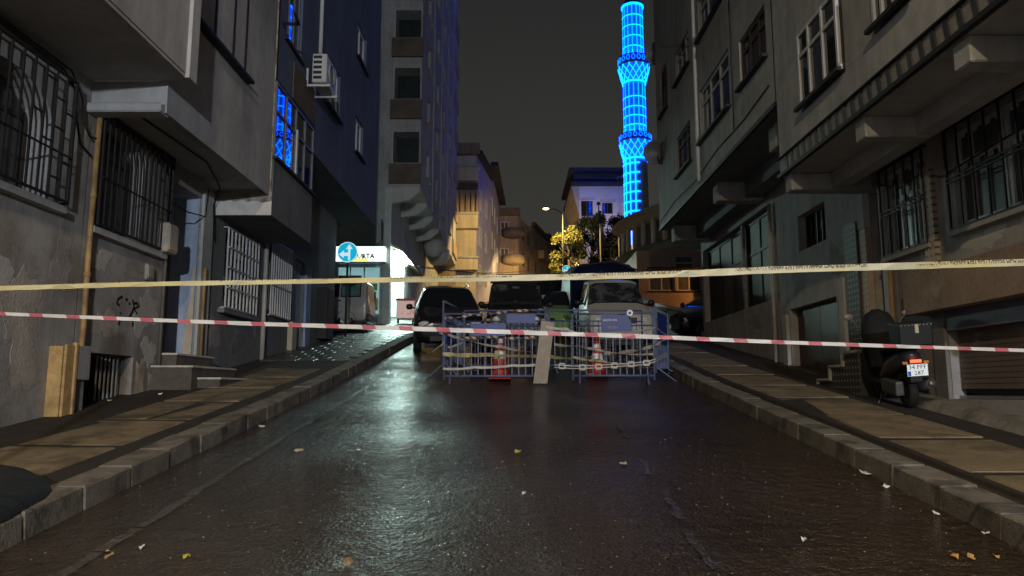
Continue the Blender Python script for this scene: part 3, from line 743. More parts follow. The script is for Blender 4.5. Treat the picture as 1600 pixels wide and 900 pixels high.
grille(A1, WR, wD[0]-.05, wD[1]+.05, wD[2]-.04, wD[3]+.05, .06, 5, (.46, .5), cross=())
for q in (wC, wD): piece(A1, 'sill', WR, q[0]-.1, q[1]+.1, q[2]-.10, q[2]-.045, 0, .09, plaster_low)
pcs = M('bare_render', (.36, .34, .31), .9, .2, 3)
for q, n in ((wC, 6), (wD, 4)):
    for i in range(n):
        for v in (.98, .66):
            u = q[0] + (q[1]-q[0])*(i+.5)/n
            piece(A1, 'glazing_tab', WR, u-.07, u+.07, q[2]+(q[3]-q[2])*v-.09, q[2]+(q[3]-q[2])*v, -.055, -.045, white_upvc)
piece(A1, 'lintel', WR, 5.0, 9.62, 2.47, 2.98, .001, .22, lintel_m)
piece(A1, 'shutter_box', WR, 5.2, 9.04, 2.22, 2.455, -.15, .03, M('shutter_box_blue', (.10, .115, .15), .6, .15, 4))
bm = bmesh.new()
v = 1.52
while v < 2.215:
    fbox(bm, WR, 5.22, 9.02, v, v+.05, -.12, -.098); fbox(bm, WR, 5.22, 9.02, v+.05, v+.062, -.12, -.104); v += .062
bm2('roller_shutter', bm, shutter_m, A1)
piece(A1, 'shutter_rail', WR, 5.22, 9.02, 1.405, 1.44, -.12, -.07, galv)
piece(A1, 'shutter_post', WR, 9.06, 9.32, 1.2, 2.469, .001, .05, M('post_grey', (.17, .16, .155), .8, .2, 4))
bm = bmesh.new(); ys = [5 + .5*i for i in range(11)]
for a, b in zip(ys[:-1], ys[1:]):
    vs = [bm.verts.new(p) for p in ((XR-.42, a, gz(a)+KERB_H-.02), (XR-.42, b, gz(b)+KERB_H-.02), (XR-.30, b, gz(b)+KERB_H+.09), (XR-.30, a, gz(a)+KERB_H+.09), (XR+.2, b, gz(b)+KERB_H+.09), (XR+.2, a, gz(a)+KERB_H+.09))]
    bm.faces.new((vs[0], vs[1], vs[2], vs[3])); bm.faces.new((vs[3], vs[2], vs[4], vs[5]))
bm2('garage_ramp', bm, kerb_m, A1)
u = ycol(1453, XR, 4)
piece(A1, 'pilaster', WR, u-.13, u+.11, 2.985, 4.35, .001, .06, mosaic_tan)
piece(A1, 'entrance_door', WR, 10.46, 10.77, 1.95, 4.3, -.15, -.10, M('door_blue', (.08, .10, .13), .5, .2, 5))
piece(A1, 'door_jamb', WR, 10.3, 10.44, 1.6, 4.4, .001, .05, plaster_white)
bm = bmesh.new(); tube(bm, [(XR-.06, 10.22, z) for z in (1.7, 2.6, 3.2)], .03, 8); bm2('drainpipe', bm, pipe_m, A1, smooth=True)
piece(A1, 'tiled_pier', WR, 10.8, 11.02, 1.95, 3.9, .002, .09, mosaic_tan)
piece(A1, 'tiled_pier', WR, 11.03, 11.45, 1.5, 4.05, .002, .12, mosaic_dark)
piece(A1, 'pier_cap', WR, 10.8, 11.02, 3.91, 4.43, .002, .10, plaster_grey)
for (u, v, a, b, m_) in ((7.0, 3.3, .5, .2, patch_warm), (9.3, 3.25, .3, .18, patch_pale), (8.2, 3.2, .3, .12, patch_pale), (9.75, 2.75, .12, .3, patch_dark)):
    wall_patch(A1, WR, u, v, a, b, m_, int(u*100))
# stairs
S = Thing('entrance_stairs', 'right entrance stairs with dotted mosaic sides and white edged treads next to the scooter', 'stairs', (4.9, 10.5, gz(10.5)+KERB_H))
yy = [11.5, 11.05, 10.6, 10.16]; zz = [1.68, 1.87, 2.05]
for i in range(3):
    bm = bmesh.new(); abox(bm, 4.75, XR-.125 if i < 2 else XR-.125, yy[i+1]+.001, yy[i], 1.1, zz[i]-.04); bm2('step', bm, mosaic_dark, S)
    bm = bmesh.new(); abox(bm, 4.71, XR-.13, yy[i+1]+.002, yy[i]+.03, zz[i]-.039, zz[i]); bevel(bm, .006); bm2('tread', bm, M('tread_stone', (.36, .345, .32), .7, .2, 5), S)
for i in range(3):
    bm = bmesh.new(); abox(bm, 4.705, 4.748, yy[i]-.005, yy[i]+.03, (zz[i-1] if i else gz(yy[0])+KERB_H)-.02, zz[i]-.041); bm2('edge_strip', bm, M('tread_stone', (.36, .345, .32)), S)
bm = bmesh.new(); tube(bm, [(XR-.03, y, z) for y, z in ((5, 4.2), (6.2, 4.16), (7.3, 4.22), (8.9, 4.12), (9.3, 4.3), (9.9, 4.25), (10.5, 4.5))], .012, 5); tube(bm, [(XR-.03, 9.36, 4.2), (XR-.04, 9.36, 3.6), (XR-.03, 9.34, 3.0)], .012, 5); bm2('cable', bm, cable_m, A1, smooth=True)
# --- second building on the right
A2 = Thing('apartment_building', 'tall dark grey building on the right with a long overhang above dark shopfronts', 'building', (XR, 16, gz(16)))
ZS = 5.9; YB0, YB1 = 11.0, 20.1
shop = (15.05, 20.4, 3.35, 5.35); dr = (12.1, 14.15, 1.72, 3.04); wl = (12.35, 13.55, 4.05, 4.72)
facade(A2, 'wall', WR, 10.951, 20.6, .8, ZS, [shop, dr, wl], plaster_olive, .2)
bw = [rr_(1194, 5, 92, 1156, XB), rr_(1137, 74, 170, 1094, XB), rr_(1078, 186, 253, 1058, XB), rr_(1075, 45, 101, 1056, XB), rr_(1127, -75, 0, 1091, XB), rr_(1041, 95, 170, 1032, XB), rr_(1194, -120, -75, 1156, XB)]
bw = [q for q in bw if q[1] < YB1-.1]
facade(A2, 'bay_wall', WBR, YB0, YB1, ZS+.04, 17, bw, plaster_olive, .10)
bm = bmesh.new(); abox(bm, XB+.02, XR+4, YB0, YB0+.02, ZS+.04, 17); bm2('near_end_wall', bm, plaster_olive, A2)
bm = bmesh.new(); abox(bm, XB+.02, XR+4, YB1-.02, YB1, ZS+.04, 17); bm2('end_wall', bm, plaster_olive, A2)
bm = bmesh.new(); abox(bm, XR, XR+4, 20.58, 20.6, .8, ZS); bm2('lower_end_wall', bm, plaster_olive, A2)
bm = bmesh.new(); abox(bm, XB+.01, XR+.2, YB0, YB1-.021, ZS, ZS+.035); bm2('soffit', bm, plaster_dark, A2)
bm = bmesh.new(); fbox(bm, WBR, YB0-.03, YB1, ZS-.03, ZS+.045, -.03, .025); bm2('edge_trim', bm, iron, A2)
for y in (11.9, 15.4, 19.6):
    bm = bmesh.new(); abox(bm, XB+.25, XR-.01, y-.18, y+.18, ZS-.42, ZS-.002); bevel(bm, .02); bm2('soffit_beam', bm, plaster_grey, A2)
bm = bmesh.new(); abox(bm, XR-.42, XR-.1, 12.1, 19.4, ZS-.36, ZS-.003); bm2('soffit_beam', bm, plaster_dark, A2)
for i, q in enumerate(bw):
    fm = wood_frame if i in (0, 2, 5) else white_upvc
    gm = M('brown_curtain_glass', (.035, .025, .022), .2, .3, 6, spec=.7) if i in (0, 6) else glass_dark
    window(A2, WBR, q[0]+.01, q[1]-.01, q[2]+.01, q[3]-.01, -.04, (.33, .66) if q[1]-q[0] > 1 else (.5,), (.72,), .05, fm, gm, sm=iron, sill_n=.10)
window(A2, WR, shop[0]+.01, shop[1]-.01, shop[2]+.01, shop[3]-.01, -.15, (.2, .38, .6, .8), (.62,), .07, iron, M('dusty_glass', (.018, .018, .02), .55, .4, 3, spec=.25), sill=False)
piece(A2, 'shop_post', WR, 17.0, 17.12, 3.36, 5.34, -.12, -.05, M('worn_post', (.2, .2, .19), .8, .4, 9))
for (a, b) in ((12.11, 13.1), (13.12, 14.14)):
    d = piece(A2, 'door_leaf', WR, a, b, 1.73, 3.03, -.19, -.14, door_brown)
    for k in range(3): piece(A2, 'door_panel', WR, a+.1, b-.1, 1.80+.4*k, 2.14+.4*k, -.139, -.125, door_brown, d)
window(A2, WR, wl[0]+.01, wl[1]-.01, wl[2]+.01, wl[3]-.01, -.15, (.2, .4, .6, .8), (), .03, iron, glass_dark, sill=False)
bm = bmesh.new(); tube(bm, [(XR-.06, 14.85, z) for z in (1.9, 3, 4, 5.3)], .04, 8); bm2('drainpipe', bm, pipe_grey, A2, smooth=True)
piece(A2, 'door_post', WR, 14.2, 14.42, 1.7, 2.95, .002, .07, plaster_white)
piece(A2, 'door_post', WR, 11.72, 11.9, 1.6, 3.3, .002, .06, plaster_white)
bm = bmesh.new(); y_, z_ = hx(1068, 71, XB); tube(bm, [(XB, y_, z_), (XB-.55, y_+.1, z_+.02)], .03, 6); abox(bm, XB-.03, XB-.001, y_-.1, y_+.1, z_-.1, z_+.1); bm2('wall_bracket', bm, iron, A2)
for (u, v, a, b, m_) in ((12.0, 3.6, .3, .25, patch_dark), (13.6, 3.5, .4, .2, patch_dark), (14.5, 2.6, .14, .5, patch_dark), (16.2, 3.0, .5, .14, patch_dark)):
    wall_patch(A2, WR, u, v, a, b, m_, int(u*100))
bm = bmesh.new(); tube(bm, [(XB-.02, y, z) for y, z in ((11.2, 6.3), (12.5, 6.22), (14.2, 6.25), (16, 6.12), (18, 6.2), (19.9, 6.1))], .012, 5); tube(bm, [(XB-.02, 13.05, z) for z in (6.25, 8, 10, 13)], .014, 5); bm2('cable', bm, cable_m, A2, smooth=True)
bm = bmesh.new(); tube(bm, [(XB-.05, 15.55, z) for z in (6.0, 8, 11, 15)], .04, 8); bm2('drainpipe', bm, pipe_grey, A2, smooth=True)
# satellite dishes on the far corner of that building
def dish(label, p, r, wallx, arm=True):
    T = Thing('satellite_dish', label, 'satellite dish', p)
    bm = bmesh.new(); lathe(bm, (0, 0, 0), [(.001, 0), (r*.4, .02), (r*.75, .07), (r, .14), (r*1.02, .135), (r*.75, .06), (.001, -.012)], 24)
    rot = Matrix.Rotation(R(105), 3, 'X')
    bmesh.ops.rotate(bm, cent=(0, 0, 0), matrix=Matrix.Rotation(R(-25), 3, 'Z') @ rot, verts=bm.verts)
    bmesh.ops.translate(bm, vec=p, verts=bm.verts); bm2('reflector', bm, M('dish_grey', (.075, .075, .08), .5, .15, 5), T, smooth=True)
    c = Vector(p)
    bm = bmesh.new(); tube(bm, [c + Vector((.02, .06, -.02)), c + Vector((.05, -.1, -.35)), c + Vector((wallx-p[0], -.1, -.35))], .025, 6); bm2('mount', bm, iron, T)
    bm = bmesh.new(); tube(bm, [c + Vector((.02, 0, -r*.9)), c + Vector((.25, -.55, -.1))], .014, 6); bm2('feed_arm', bm, iron, T)
    bm = bmesh.new(); lathe(bm, c + Vector((.25, -.55, -.12)), [(.001, 0), (.05, .01), (.06, .12), (.001, .13)], 10); bm2('feed_horn', bm, M('horn_white', (.7, .72, .75), .4), T)
    return T
dish('round grey satellite dish on a black bracket low on the dark grey right building', tuple(hy(1026, 238, 19.6)), .33, XB)
dish('round grey satellite dish high on the end of the dark grey right building', tuple(hy(1027, 84, 20.3)), .33, XB+.2)

# ------------------------------------------------------------------ corner building across the side street, left, with the shop
YF = 32.0; XS = -4.1; XG = -5.35
C1 = Thing('apartment_building', 'tall grey corner block on the left above the brightly lit shop', 'building', (XS-2, YF+3, gz(YF)))
WF = FC(YF); WS = FL(XS); WG = FL(XG)
zbase = hy(630, 291, YF).z
cols = []
for (a, b) in ((16, 60), (106, 156), (206, 256)):
    p, q = hy(619, a, YF), hy(655, b, YF); cols.append((hy(615, 206, YF).x, hy(655, 206, YF).x, q.z, p.z))
dz = cols[0][3]-cols[1][3]
cols += [(c[0], c[1], c[2]+dz*k, c[3]+dz*k) for k in (1, 2, 3) for c in cols[:1]]
facade(C1, 'front_wall', WF, -16, XS, zbase, 31, cols + [(-6.9, -6.2, zbase+.6, zbase+1.7)], plaster_olive, .9)
WF2 = WF
for c in cols:
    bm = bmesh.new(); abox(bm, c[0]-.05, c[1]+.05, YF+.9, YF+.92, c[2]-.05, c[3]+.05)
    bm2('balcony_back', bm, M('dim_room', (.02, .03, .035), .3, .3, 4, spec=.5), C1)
for c in cols:
    bm = bmesh.new(); abox(bm, c[0]-.16, c[1]+.12, YF-.14, YF-.002, c[2]-.92, c[2]-.02); bm2('balcony_parapet', bm, brick_brown, C1)
    bm = bmesh.new(); abox(bm, c[0]-.06, c[0]-.001, YF-.05, YF-.003, c[2]-.015, c[3]); abox(bm, c[0], c[1], YF-.052, YF-.004, c[2]-.018, c[2]+.03); bm2('balcony_frame', bm, plaster_white, C1)
window(C1, WF, -6.89, -6.21, zbase+.61, zbase+1.69, -.2, (.5,), (.6,), .07, white_upvc, glass_dark)
ops = []
for k in range(7):
    for y in (34.2, 38.4, 42.2, 46.4):
        ops.append((y, y+1.3, zbase+1.1+2.75*k, zbase+2.5+2.75*k))
facade(C1, 'side_wall', WS, YF, 53, zbase, 31, ops, plaster_olive, .25)
for o in ops: window(C1, WS, o[0]+.01, o[1]-.01, o[2]+.01, o[3]-.01, -.2, (.5,), (), .06, wood_frame, glass_dark, sm=plaster_white, sill_n=.12)
for y in (36.9, 41.0, 45.2, 49.5):
    bm = bmesh.new(); fbox(bm, WS, y-.12, y+.12, zbase, 30.9, .001, .06); bm2('rib', bm, plaster_olive, C1)
for k in range(0, 7):
    bm = bmesh.new(); fbox(bm, WS, 49.62, 52.9, zbase+.3+2.75*k, zbase+1.25+2.75*k, .002, .12); bm2('balcony', bm, plaster_tan, C1)
bm = bmesh.new(); fbox(bm, FA((XS, 53), (-12, 53)), 0, 8, zbase-6, 31, -.05, 0); bm2('end_wall', bm, plaster_tan, C1)
# bay underside with cross beams
bm = bmesh.new(); abox(bm, XG-.1, XS-.005, YF+.01, 53, zbase-.05, zbase-.002); bm2('soffit', bm, plaster_white, C1)
for y in (32.05, 34.8, 37.6, 40.6, 44.2):
    bm = bmesh.new()
    lo = [(XG, zbase-.75), (XG+.75, zbase-.62), (XS-.03, zbase-.22), (XS-.03, zbase-.052), (XG, zbase-.052)]
    a = [bm.verts.new((x, y, z)) for x, z in lo]; b = [bm.verts.new((x, y+.3, z)) for x, z in lo]
    bm.faces.new(a); bm.faces.new(b[::-1])
    for i in range(5): bm.faces.new((a[i], a[(i+1) % 5], b[(i+1) % 5], b[i]))
    bm2('corbel_beam', bm, plaster_white, C1)
for y, s in ((42.0, .55), (44.9, .7)):
    bm = bmesh.new(); lathe(bm, (XS-.45, y, zbase-1.4), [(.02, 0), (s*.7, .12), (s, .5), (s, .95), (s*.96, .95)], 20); bm2('round_balcony', bm, plaster_white, C1, smooth=True)
zg = gz(YF) - .5
side_open = (32.5, 36.2, gz(YF)+.1, 7.7)
facade(C1, 'ground_floor_side', WG, YF, 53, zg, zbase-.05, [side_open], plaster_olive, .3)
zsg0, zsg1 = hy(570, 412, YF).z, hy(570, 389, YF).z
xs0, xs1 = -7.75, hy(604, 400, YF).x
win_f = (-7.7, -5.75, gz(YF)+.35, zsg0-.08)
facade(C1, 'ground_floor_front', WF, -16, XG, zg, zbase-.001, [win_f], M('shop_tile', (.30, .36, .35), .5, .12, 3), .2)
piece(C1, 'corner_post', WF, XG-.28, XG+.02, zg, zbase-.06, .002, .1, M('post_pale', (.42, .47, .45), .6, .15, 4))
piece(C1, 'awning_box', WF, -7.7, XG-.32, zsg1+.10, zsg1+1.18, .002, .55, M('awning_box_grey', (.26, .29, .30), .6, .15, 3))
bm = bmesh.new(); tube(bm, [(XG-.30, YF-.6, zsg1+1.2), (XG-.28, YF-.6, zsg1+.3), (XG-.5, YF-.6, zsg1+.06), (-7.7, YF-.6, zsg1+.05)], .03, 6); bm2('cable', bm, cable_m, C1, smooth=True)
lit_room = M('lit_shop_wall', (.8, .85, .83), .7, .1, 3, emis=(.72, 1, .95), estr=.8)
lit_dim = M('lit_shop_glass', (.25, .35, .36), .1, .3, 1.2, emis=(.40, .75, .80), estr=.45)
wn = window(C1, WF, win_f[0]+.01, win_f[1]-.01, win_f[2]+.01, win_f[3]-.01, -.10, (.3, .62), (.72,), .06, M('shop_frame', (.5, .56, .56), .4), lit_dim, sill=False)
for (a, b, c, d, m_) in ((-7.6, -6.6, .62, .80, brick_brown), (-6.4, -5.9, .5, .64, M('crate_green', (.3, .5, .1), .6, .3, 8)), (-6.3, -5.85, .1, .34, M('crate_yellow', (.6, .6, .12), .6, .3, 8)), (-7.5, -6.8, .3, .5, galv)):
    hgt = win_f[3]-win_f[2]
    piece(C1, 'shelf_goods', WF, a, b, win_f[2]+hgt*c, win_f[2]+hgt*d, -.098, -.02, m_, wn)
bm = bmesh.new()
abox(bm, XG-1.9, XG-1.88, 32.3, 38.4, zg, 7.9); abox(bm, XG-1.88, XG-.3, 38.4, 38.42, zg, 7.9); abox(bm, XG-1.88, XG-.3, 32.28, 32.3, zg, 7.9); abox(bm, XG-1.88, XG-.3, 32.3, 38.4, 7.9, 7.92)
bm2('shop_interior', bm, lit_room, C1)
goods = [M('goods_red', (.5, .05, .04), .5), M('goods_blue', (.06, .15, .45), .5), M('goods_yellow', (.6, .5, .08), .5), galv]
rr = random.Random(21)
for i in range(10):
    y = 33 + i*.5; h = rr.uniform(.3, .6)
    for k in range(2):
        bm = bmesh.new(); z = gz(36)+.2 + k*.9; abox(bm, XG-1.86, XG-1.5, y, y+.4, z, z+h); bm2('shelf_goods', bm, goods[(i+k) % 4], C1)
# sloping canopy over the side opening
bm = bmesh.new()
za = 7.95
A = [bm.verts.new(p) for p in ((XG, 32.3, za), (XG, 40, za), (XG+.5, 40, za-.22), (XG+.5, 32.3, za-.22))]; Bv = [bm.verts.new(v.co - Vector((0, 0, .12))) for v in A]
bm.faces.new(A); bm.faces.new(Bv[::-1])
for i in range(4): bm.faces.new((A[i], A[(i+1) % 4], Bv[(i+1) % 4], Bv[i]))
bm2('canopy', bm, plaster_tan, C1)
tube_glow = M('fluorescent_glow', (1, 1, 1), .5, 0, emis=(.68, 1, .90), estr=950)
for i, y in enumerate((32.6, 34.5)):
    bm = bmesh.new(); tube(bm, [(XG+.12, y, za-.34), (XG+.12, y+1.4, za-.34)], .05, 8); bm2('fluorescent_tube', bm, tube_glow, C1)
    bm = bmesh.new(); abox(bm, XG+.06, XG+.18, y-.05, y+1.45, za-.28, za-.22); bm2('tube_holder', bm, white_upvc, C1)
SG = Thing('shop_sign', 'glowing white shop sign with green letters above the shop window', 'sign', ((xs0+xs1)/2, YF-.4, zsg0))
sign_glow = M('sign_glow', (.9, .95, .9), .4, 0, emis=(.86, 1, .90), estr=1.7)
bm = bmesh.new(); abox(bm, xs0-.05, xs1+.05, YF-.58, YF-.002, zsg0-.04, zsg0-.001); abox(bm, xs0-.05, xs1+.05, YF-.579, YF-.003, zsg1+.001, zsg1+.04); bm2('sign_case', bm, galv, SG)
bm = bmesh.new(); abox(bm, xs0, xs1, YF-.55, YF-.01, zsg0, zsg1); bm2('sign_face', bm, sign_glow, SG)
bm = bmesh.new(); abox(bm, -7.1, -6.25, YF-.556, YF-.5501, zsg0+.02, zsg0+.13); bm2('sign_stripe', bm, M('sign_yellow', (.9, .8, .15), .5, 0, emis=(.9, .8, .1), estr=1.2), SG)
letter(SG, "YUMURTA", .29, (-6.62, YF-.558, hy(570, 404, YF).z), M('sign_green', (.03, .08, .03), .6, 0), parent=SG.o, bold=.012)

# ------------------------------------------------------------------ houses farther up
def block(name, label, pts, z0, z1, mats, base=None):
    """closed walls over a ground plan given counter-clockwise; one material per side"""
    c = Vector((sum(p[0] for p in pts)/len(pts), sum(p[1] for p in pts)/len(pts), z0+1))
    T = Thing(name, label, 'building', c)
    for i in range(len(pts)):
        bm = bmesh.new(); p, q = pts[i], pts[(i+1) % len(pts)]
        quad(bm, (*p, z0), (*q, z0), (*q, z1), (*p, z1)); bm2('wall', bm, mats[i % len(mats)], T, normals=False)
    bm = bmesh.new(); bm.faces.new([bm.verts.new((*p, z1)) for p in pts]); bm2('roof', bm, iron, T)
    return T
def eave(T, W, u0, u1, v, n, mat, h=.35):
    bm = bmesh.new(); fbox(bm, W, u0, u1, v, v+h, .01, n); bm2('eave', bm, mat, T)
ztop6 = hy(720, 243, 58).z
H6 = block('corner_house', 'house with yellow lit balconies and a blue side wall beyond the tall corner block', [(-9, 58), (-2.85, 58), (-1.95, 65), (-9, 65)], 7, ztop6, [plaster_cream, M('wall_blue_violet', (.26, .27, .36), .8, .15, .6), plaster_grey])
Wf = FC(58)
for (pt, pb) in ((262, 292), (333, 337+0), ):
    pass
zz6 = [hy(725, p, 58).z for p in (414, 335, 262)]
for i, z in enumerate(zz6):
    bm = bmesh.new(); abox(bm, -6.5, -2.7, 57.2, 57.99, z-1.3 if i else z-.5, z-.2 if i else z+.4)
    bm2('balcony', bm, plaster_cream, H6)
    bm = bmesh.new(); abox(bm, -6.6, -2.62, 57.05, 57.98, (z-.19 if i else z+.41), (z-.02 if i else z+.55)); bm2('balcony_edge', bm, plaster_white, H6)
wz0, wz1 = hy(727, 335, 58).z, hy(727, 307, 58).z
window(H6, FC(57.3), -4.6, -2.85, wz0, wz1, .02, (.25, .5, .75), (.62,), .09, white_upvc, M('warm_glass', (.12, .09, .04), .2, .2, 3), sill=False)
bm = bmesh.new(); abox(bm, -6.5, -2.72, 57.28, 57.99, wz0-.02, wz1+.3); bm2('bay', bm, plaster_tan, H6)
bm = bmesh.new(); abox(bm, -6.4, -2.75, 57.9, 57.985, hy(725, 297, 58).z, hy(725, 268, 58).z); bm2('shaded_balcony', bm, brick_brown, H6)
Wsd = FA((-2.85, 58), (-1.95, 65))
for k in range(3):
    for u in (1.3, 4.1):
        window(H6, Wsd, u, u+1.1, 10.1+3.1*k, 11.7+3.1*k, .03, (.5,), (), .08, white_upvc, glass_dark, sill=False)
eave(H6, Wsd, -.3, 7.2, ztop6-.02, .5, iron); eave(H6, Wf, -9, -2.6, ztop6-.02, .6, plaster_brown, .9)
H7 = block('row_house', 'narrow grey blue house with a dark roof edge next to the blue sided house', [(-8, 65.2), (-1.93, 65.2), (-1.4, 79), (-8, 79)], 8, hy(767, 265, 66).z, [plaster_grey, M('wall_grey_blue', (.20, .20, .27), .8, .2, .6), plaster_grey])
Wsd = FA((-1.93, 65.2), (-1.4, 79)); zt7 = hy(767, 265, 66).z
for k in range(3):
    for u in (1.5, 5.2, 9.4): window(H7, Wsd, u, u+1.2, 11.3+3.2*k, 12.9+3.2*k, .03, (.5,), (), .08, white_upvc, glass_dark, sill=False)
eave(H7, Wsd, -.5, 14, zt7-.03, .7, iron)
zb = hy(795, 337, 80).z
H8 = block('row_house', 'brown house with a rounded balcony at the bend of the street', [(-6, 80), (.7, 80), (2.4, 88), (-6, 88)], 9, zb, [plaster_tan, plaster_tan, plaster_tan])
Wf = FC(80)
eave(H8, Wf, -3, .9, zb-.02, .5, brick_brown, .8)
for k in range(3):
    z = 12 + 3.0*k
    bm = bmesh.new(); lathe(bm, (.1, 80, z), [(.05, 0), (.9, .15), (1.3, .35), (1.3, 1.1), (1.22, 1.1)], 18, a0=-pi, a1=0); bm2('round_balcony', bm, plaster_tan if k % 2 else brick_brown, H8, smooth=True)
    window(H8, Wf, -1.3, -.35, z+.3, z+2.0, .03, (.5,), (.55,), .10, white_upvc, M('warm_glass', (.12, .09, .04)), sill=False)
Wsd = FA((.7, 80), (2.4, 88))
for k in range(3):
    for u in (2.0, 5.2): window(H8, Wsd, u, u+1.1, 12.4+3*k, 13.9+3*k, .03, (.5,), (), .08, wood_frame, glass_dark, sill=False)
def far_house(label, p0, p1, zt_, m_, seed):
    rr = random.Random(seed)
    d = (Vector(p1)-Vector(p0)).normalized(); nrm = Vector((-d.y, d.x))*7
    T = block('row_house', label, [p0, p1, tuple(Vector(p1)+nrm), tuple(Vector(p0)+nrm)], 9, zt_, [m_])
    Wx = FA(p0, p1); L_ = (Vector(p1)-Vector(p0)).length
    for k in range(3):
        for u in (.18, .6):
            window(T, Wx, L_*u, L_*u+1.2, zt_-2.6-3*k, zt_-1.1-3*k, .03, (.5,), (), .08, wood_frame, glass_dark, sill=False)
        bm = bmesh.new(); fbox(bm, Wx, L_*.42, L_*.95, zt_-3.4-3*k, zt_-2.4-3*k, .02, .8); bm2('balcony', bm, m_, T)
    eave(T, Wx, -.2, L_+.2, zt_-.02, .5, brick_brown, .4)
z1 = hy(830, 360, 91).z
far_house('brown row house with a dark roof stack behind the rounded balcony house', (2.4, 88.2), (4.5, 97), z1, plaster_tan, 1)
far_house('low brown row house at the far end of the street', (4.6, 97.5), (7.6, 110), hy(850, 375, 100).z, plaster_brown, 2)
far_house('last brown house closing the street behind the street lamp', (6.8, 112), (14, 118), hy(870, 395, 113).z, plaster_brown, 3)
# white house with dark attic
zw0, zw1, zw2 = hy(935, 345, 68).z, hy(935, 291, 68).z, hy(935, 268, 68).z
xw0, xw1 = hy(905, 300, 68).x, hy(985, 300, 68).x
H9 = block('white_house', 'white house with a dark attic storey beside the minaret', [(xw0, 68), (xw1, 68), (xw1, 78), (xw0, 78)], 9, zw1, [M('wall_white', (.62, .62, .66), .8, .08, .6)])
Wf = FC(68)
bm = bmesh.new(); vs = [(xw0-.75, zw1), (xw0, zw0+.4), (xw0, zw1)]; a = [bm.verts.new((x, 67.98, z)) for x, z in vs]; b = [bm.verts.new((x, 77, z)) for x, z in vs]
bm.faces.new(a); bm.faces.new(b[::-1])
for i in range(3): bm.faces.new((a[i], a[(i+1) % 3], b[(i+1) % 3], b[i]))
bm2('side_overhang', bm, plaster_cream, H9)
bm = bmesh.new(); abox(bm, xw0-.8, xw1, 67.2, 78, zw1+.01, zw1+.22); abox(bm, xw0-.5, xw1-.1, 67.98, 77, zw1+.221, zw2-.2); abox(bm, xw0-1.0, xw1+.2, 67.0, 78, zw2-.199, zw2+.1); bm2('attic', bm, M('attic_dark', (.03, .035, .06), .7, .2, 1), H9)
window(H9, FC(67.98), xw0+3.6, xw0+4.4, zw1+.4, zw2-.5, .03, (.5,), (), .08, M('attic_frame', (.2, .22, .3)), glass_dark, sill=False)
for (a, b, t, bt) in ((908, 926, 314, 338), (941, 957, 317, 334)):
    p, q = hy(a, bt, 68), hy(b, t, 68); window(H9, Wf, p.x, q.x, p.z, q.z, .03, (.5,), (), .07, wood_frame, glass_dark, sill=False)
    piece(H9, 'window_hood', Wf, p.x-.2, q.x+.2, q.z+.1, q.z+.3, .002, .3, white_upvc)
lamp('attic_spill', 'POINT', (6.4, 62, 17.5), 1, (.3, .4, 1), size=.2).data.energy = 0.0001
bpy.data.objects.remove(bpy.data.objects['attic_spill'])

# ------------------------------------------------------------------ minaret with blue light strips
YM = 55.0; MX = hy(993, 230, YM).x
MZ = lambda py: hy(990, py, YM).z
MN = Thing('minaret', 'slender minaret wrapped in bright blue light strips with two ringed balconies', 'minaret', (MX, YM, gz(YM)))
stone = M('minaret_stone', (.40, .42, .46), .8, .15, 1.2)
led = M('blue_led', (.1, .6, 1), .5, 0, emis=(.0, .055, 1.0), estr=11)
led_b = M('cyan_led', (.2, .8, 1), .5, 0, emis=(.0, .115, 1.0), estr=11)
shaft_wash = M('blue_shaft_wash', (.1, .3, .8), .5, .3, 1.5, emis=(.0, .16, .62), estr=.5)  # LED light on the stone painted in as a glowing skin
cx_, cy_ = MX, YM
r1, r2, r3_ = .78, .84, .86
def shaft(za, zb, ra, rb):
    bm = bmesh.new(); lathe(bm, (cx_, cy_, 0), [(ra, za), (rb, zb)], 16); bm2('shaft', bm, stone, MN)
def rings(zs, r, mat, w_=.06):
    for z in zs:
        bm = bmesh.new(); lathe(bm, (cx_, cy_, z), [(r+.02, -w_/2), (r+.055, -w_/2), (r+.055, w_/2), (r+.02, w_/2), (r+.02, -w_/2)], 32); bm2('light_ring', bm, mat, MN)
def strips(za, zb, ra, rb, n, mat, sel=None, w_=.035):
    for k in range(n):
        a = 2*pi*k/n
        if sel and not sel(a): continue
        bm = bmesh.new()
        for s in (0,):
            d = Vector((cos(a), sin(a), 0)); t = Vector((-sin(a), cos(a), 0))
            p = [Vector((cx_, cy_, 0)) + d*(ra+.03) + t*w_*e for e in (-1, 1)]; q = [Vector((cx_, cy_, 0)) + d*(rb+.03) + t*w_*e for e in (-1, 1)]
            A = [bm.verts.new(v + Vector((0, 0, za))) for v in p] + [bm.verts.new(v + Vector((0, 0, zb))) for v in reversed(q)]
            Bq = [bm.verts.new(v.co + d*.03) for v in A]
            bm.faces.new(A[::-1]); bm.faces.new(Bq)
            for i in range(4): bm.faces.new((A[i], A[(i+1) % 4], Bq[(i+1) % 4], Bq[i]))
        bm2('light_strip', bm, mat, MN)
def glowbands(za, zb, r, mat):
    bm = bmesh.new(); lathe(bm, (cx_, cy_, 0), [(r+.012, za), (r+.012, zb)], 24); bm2('shaft_wash_skin', bm, mat, MN)
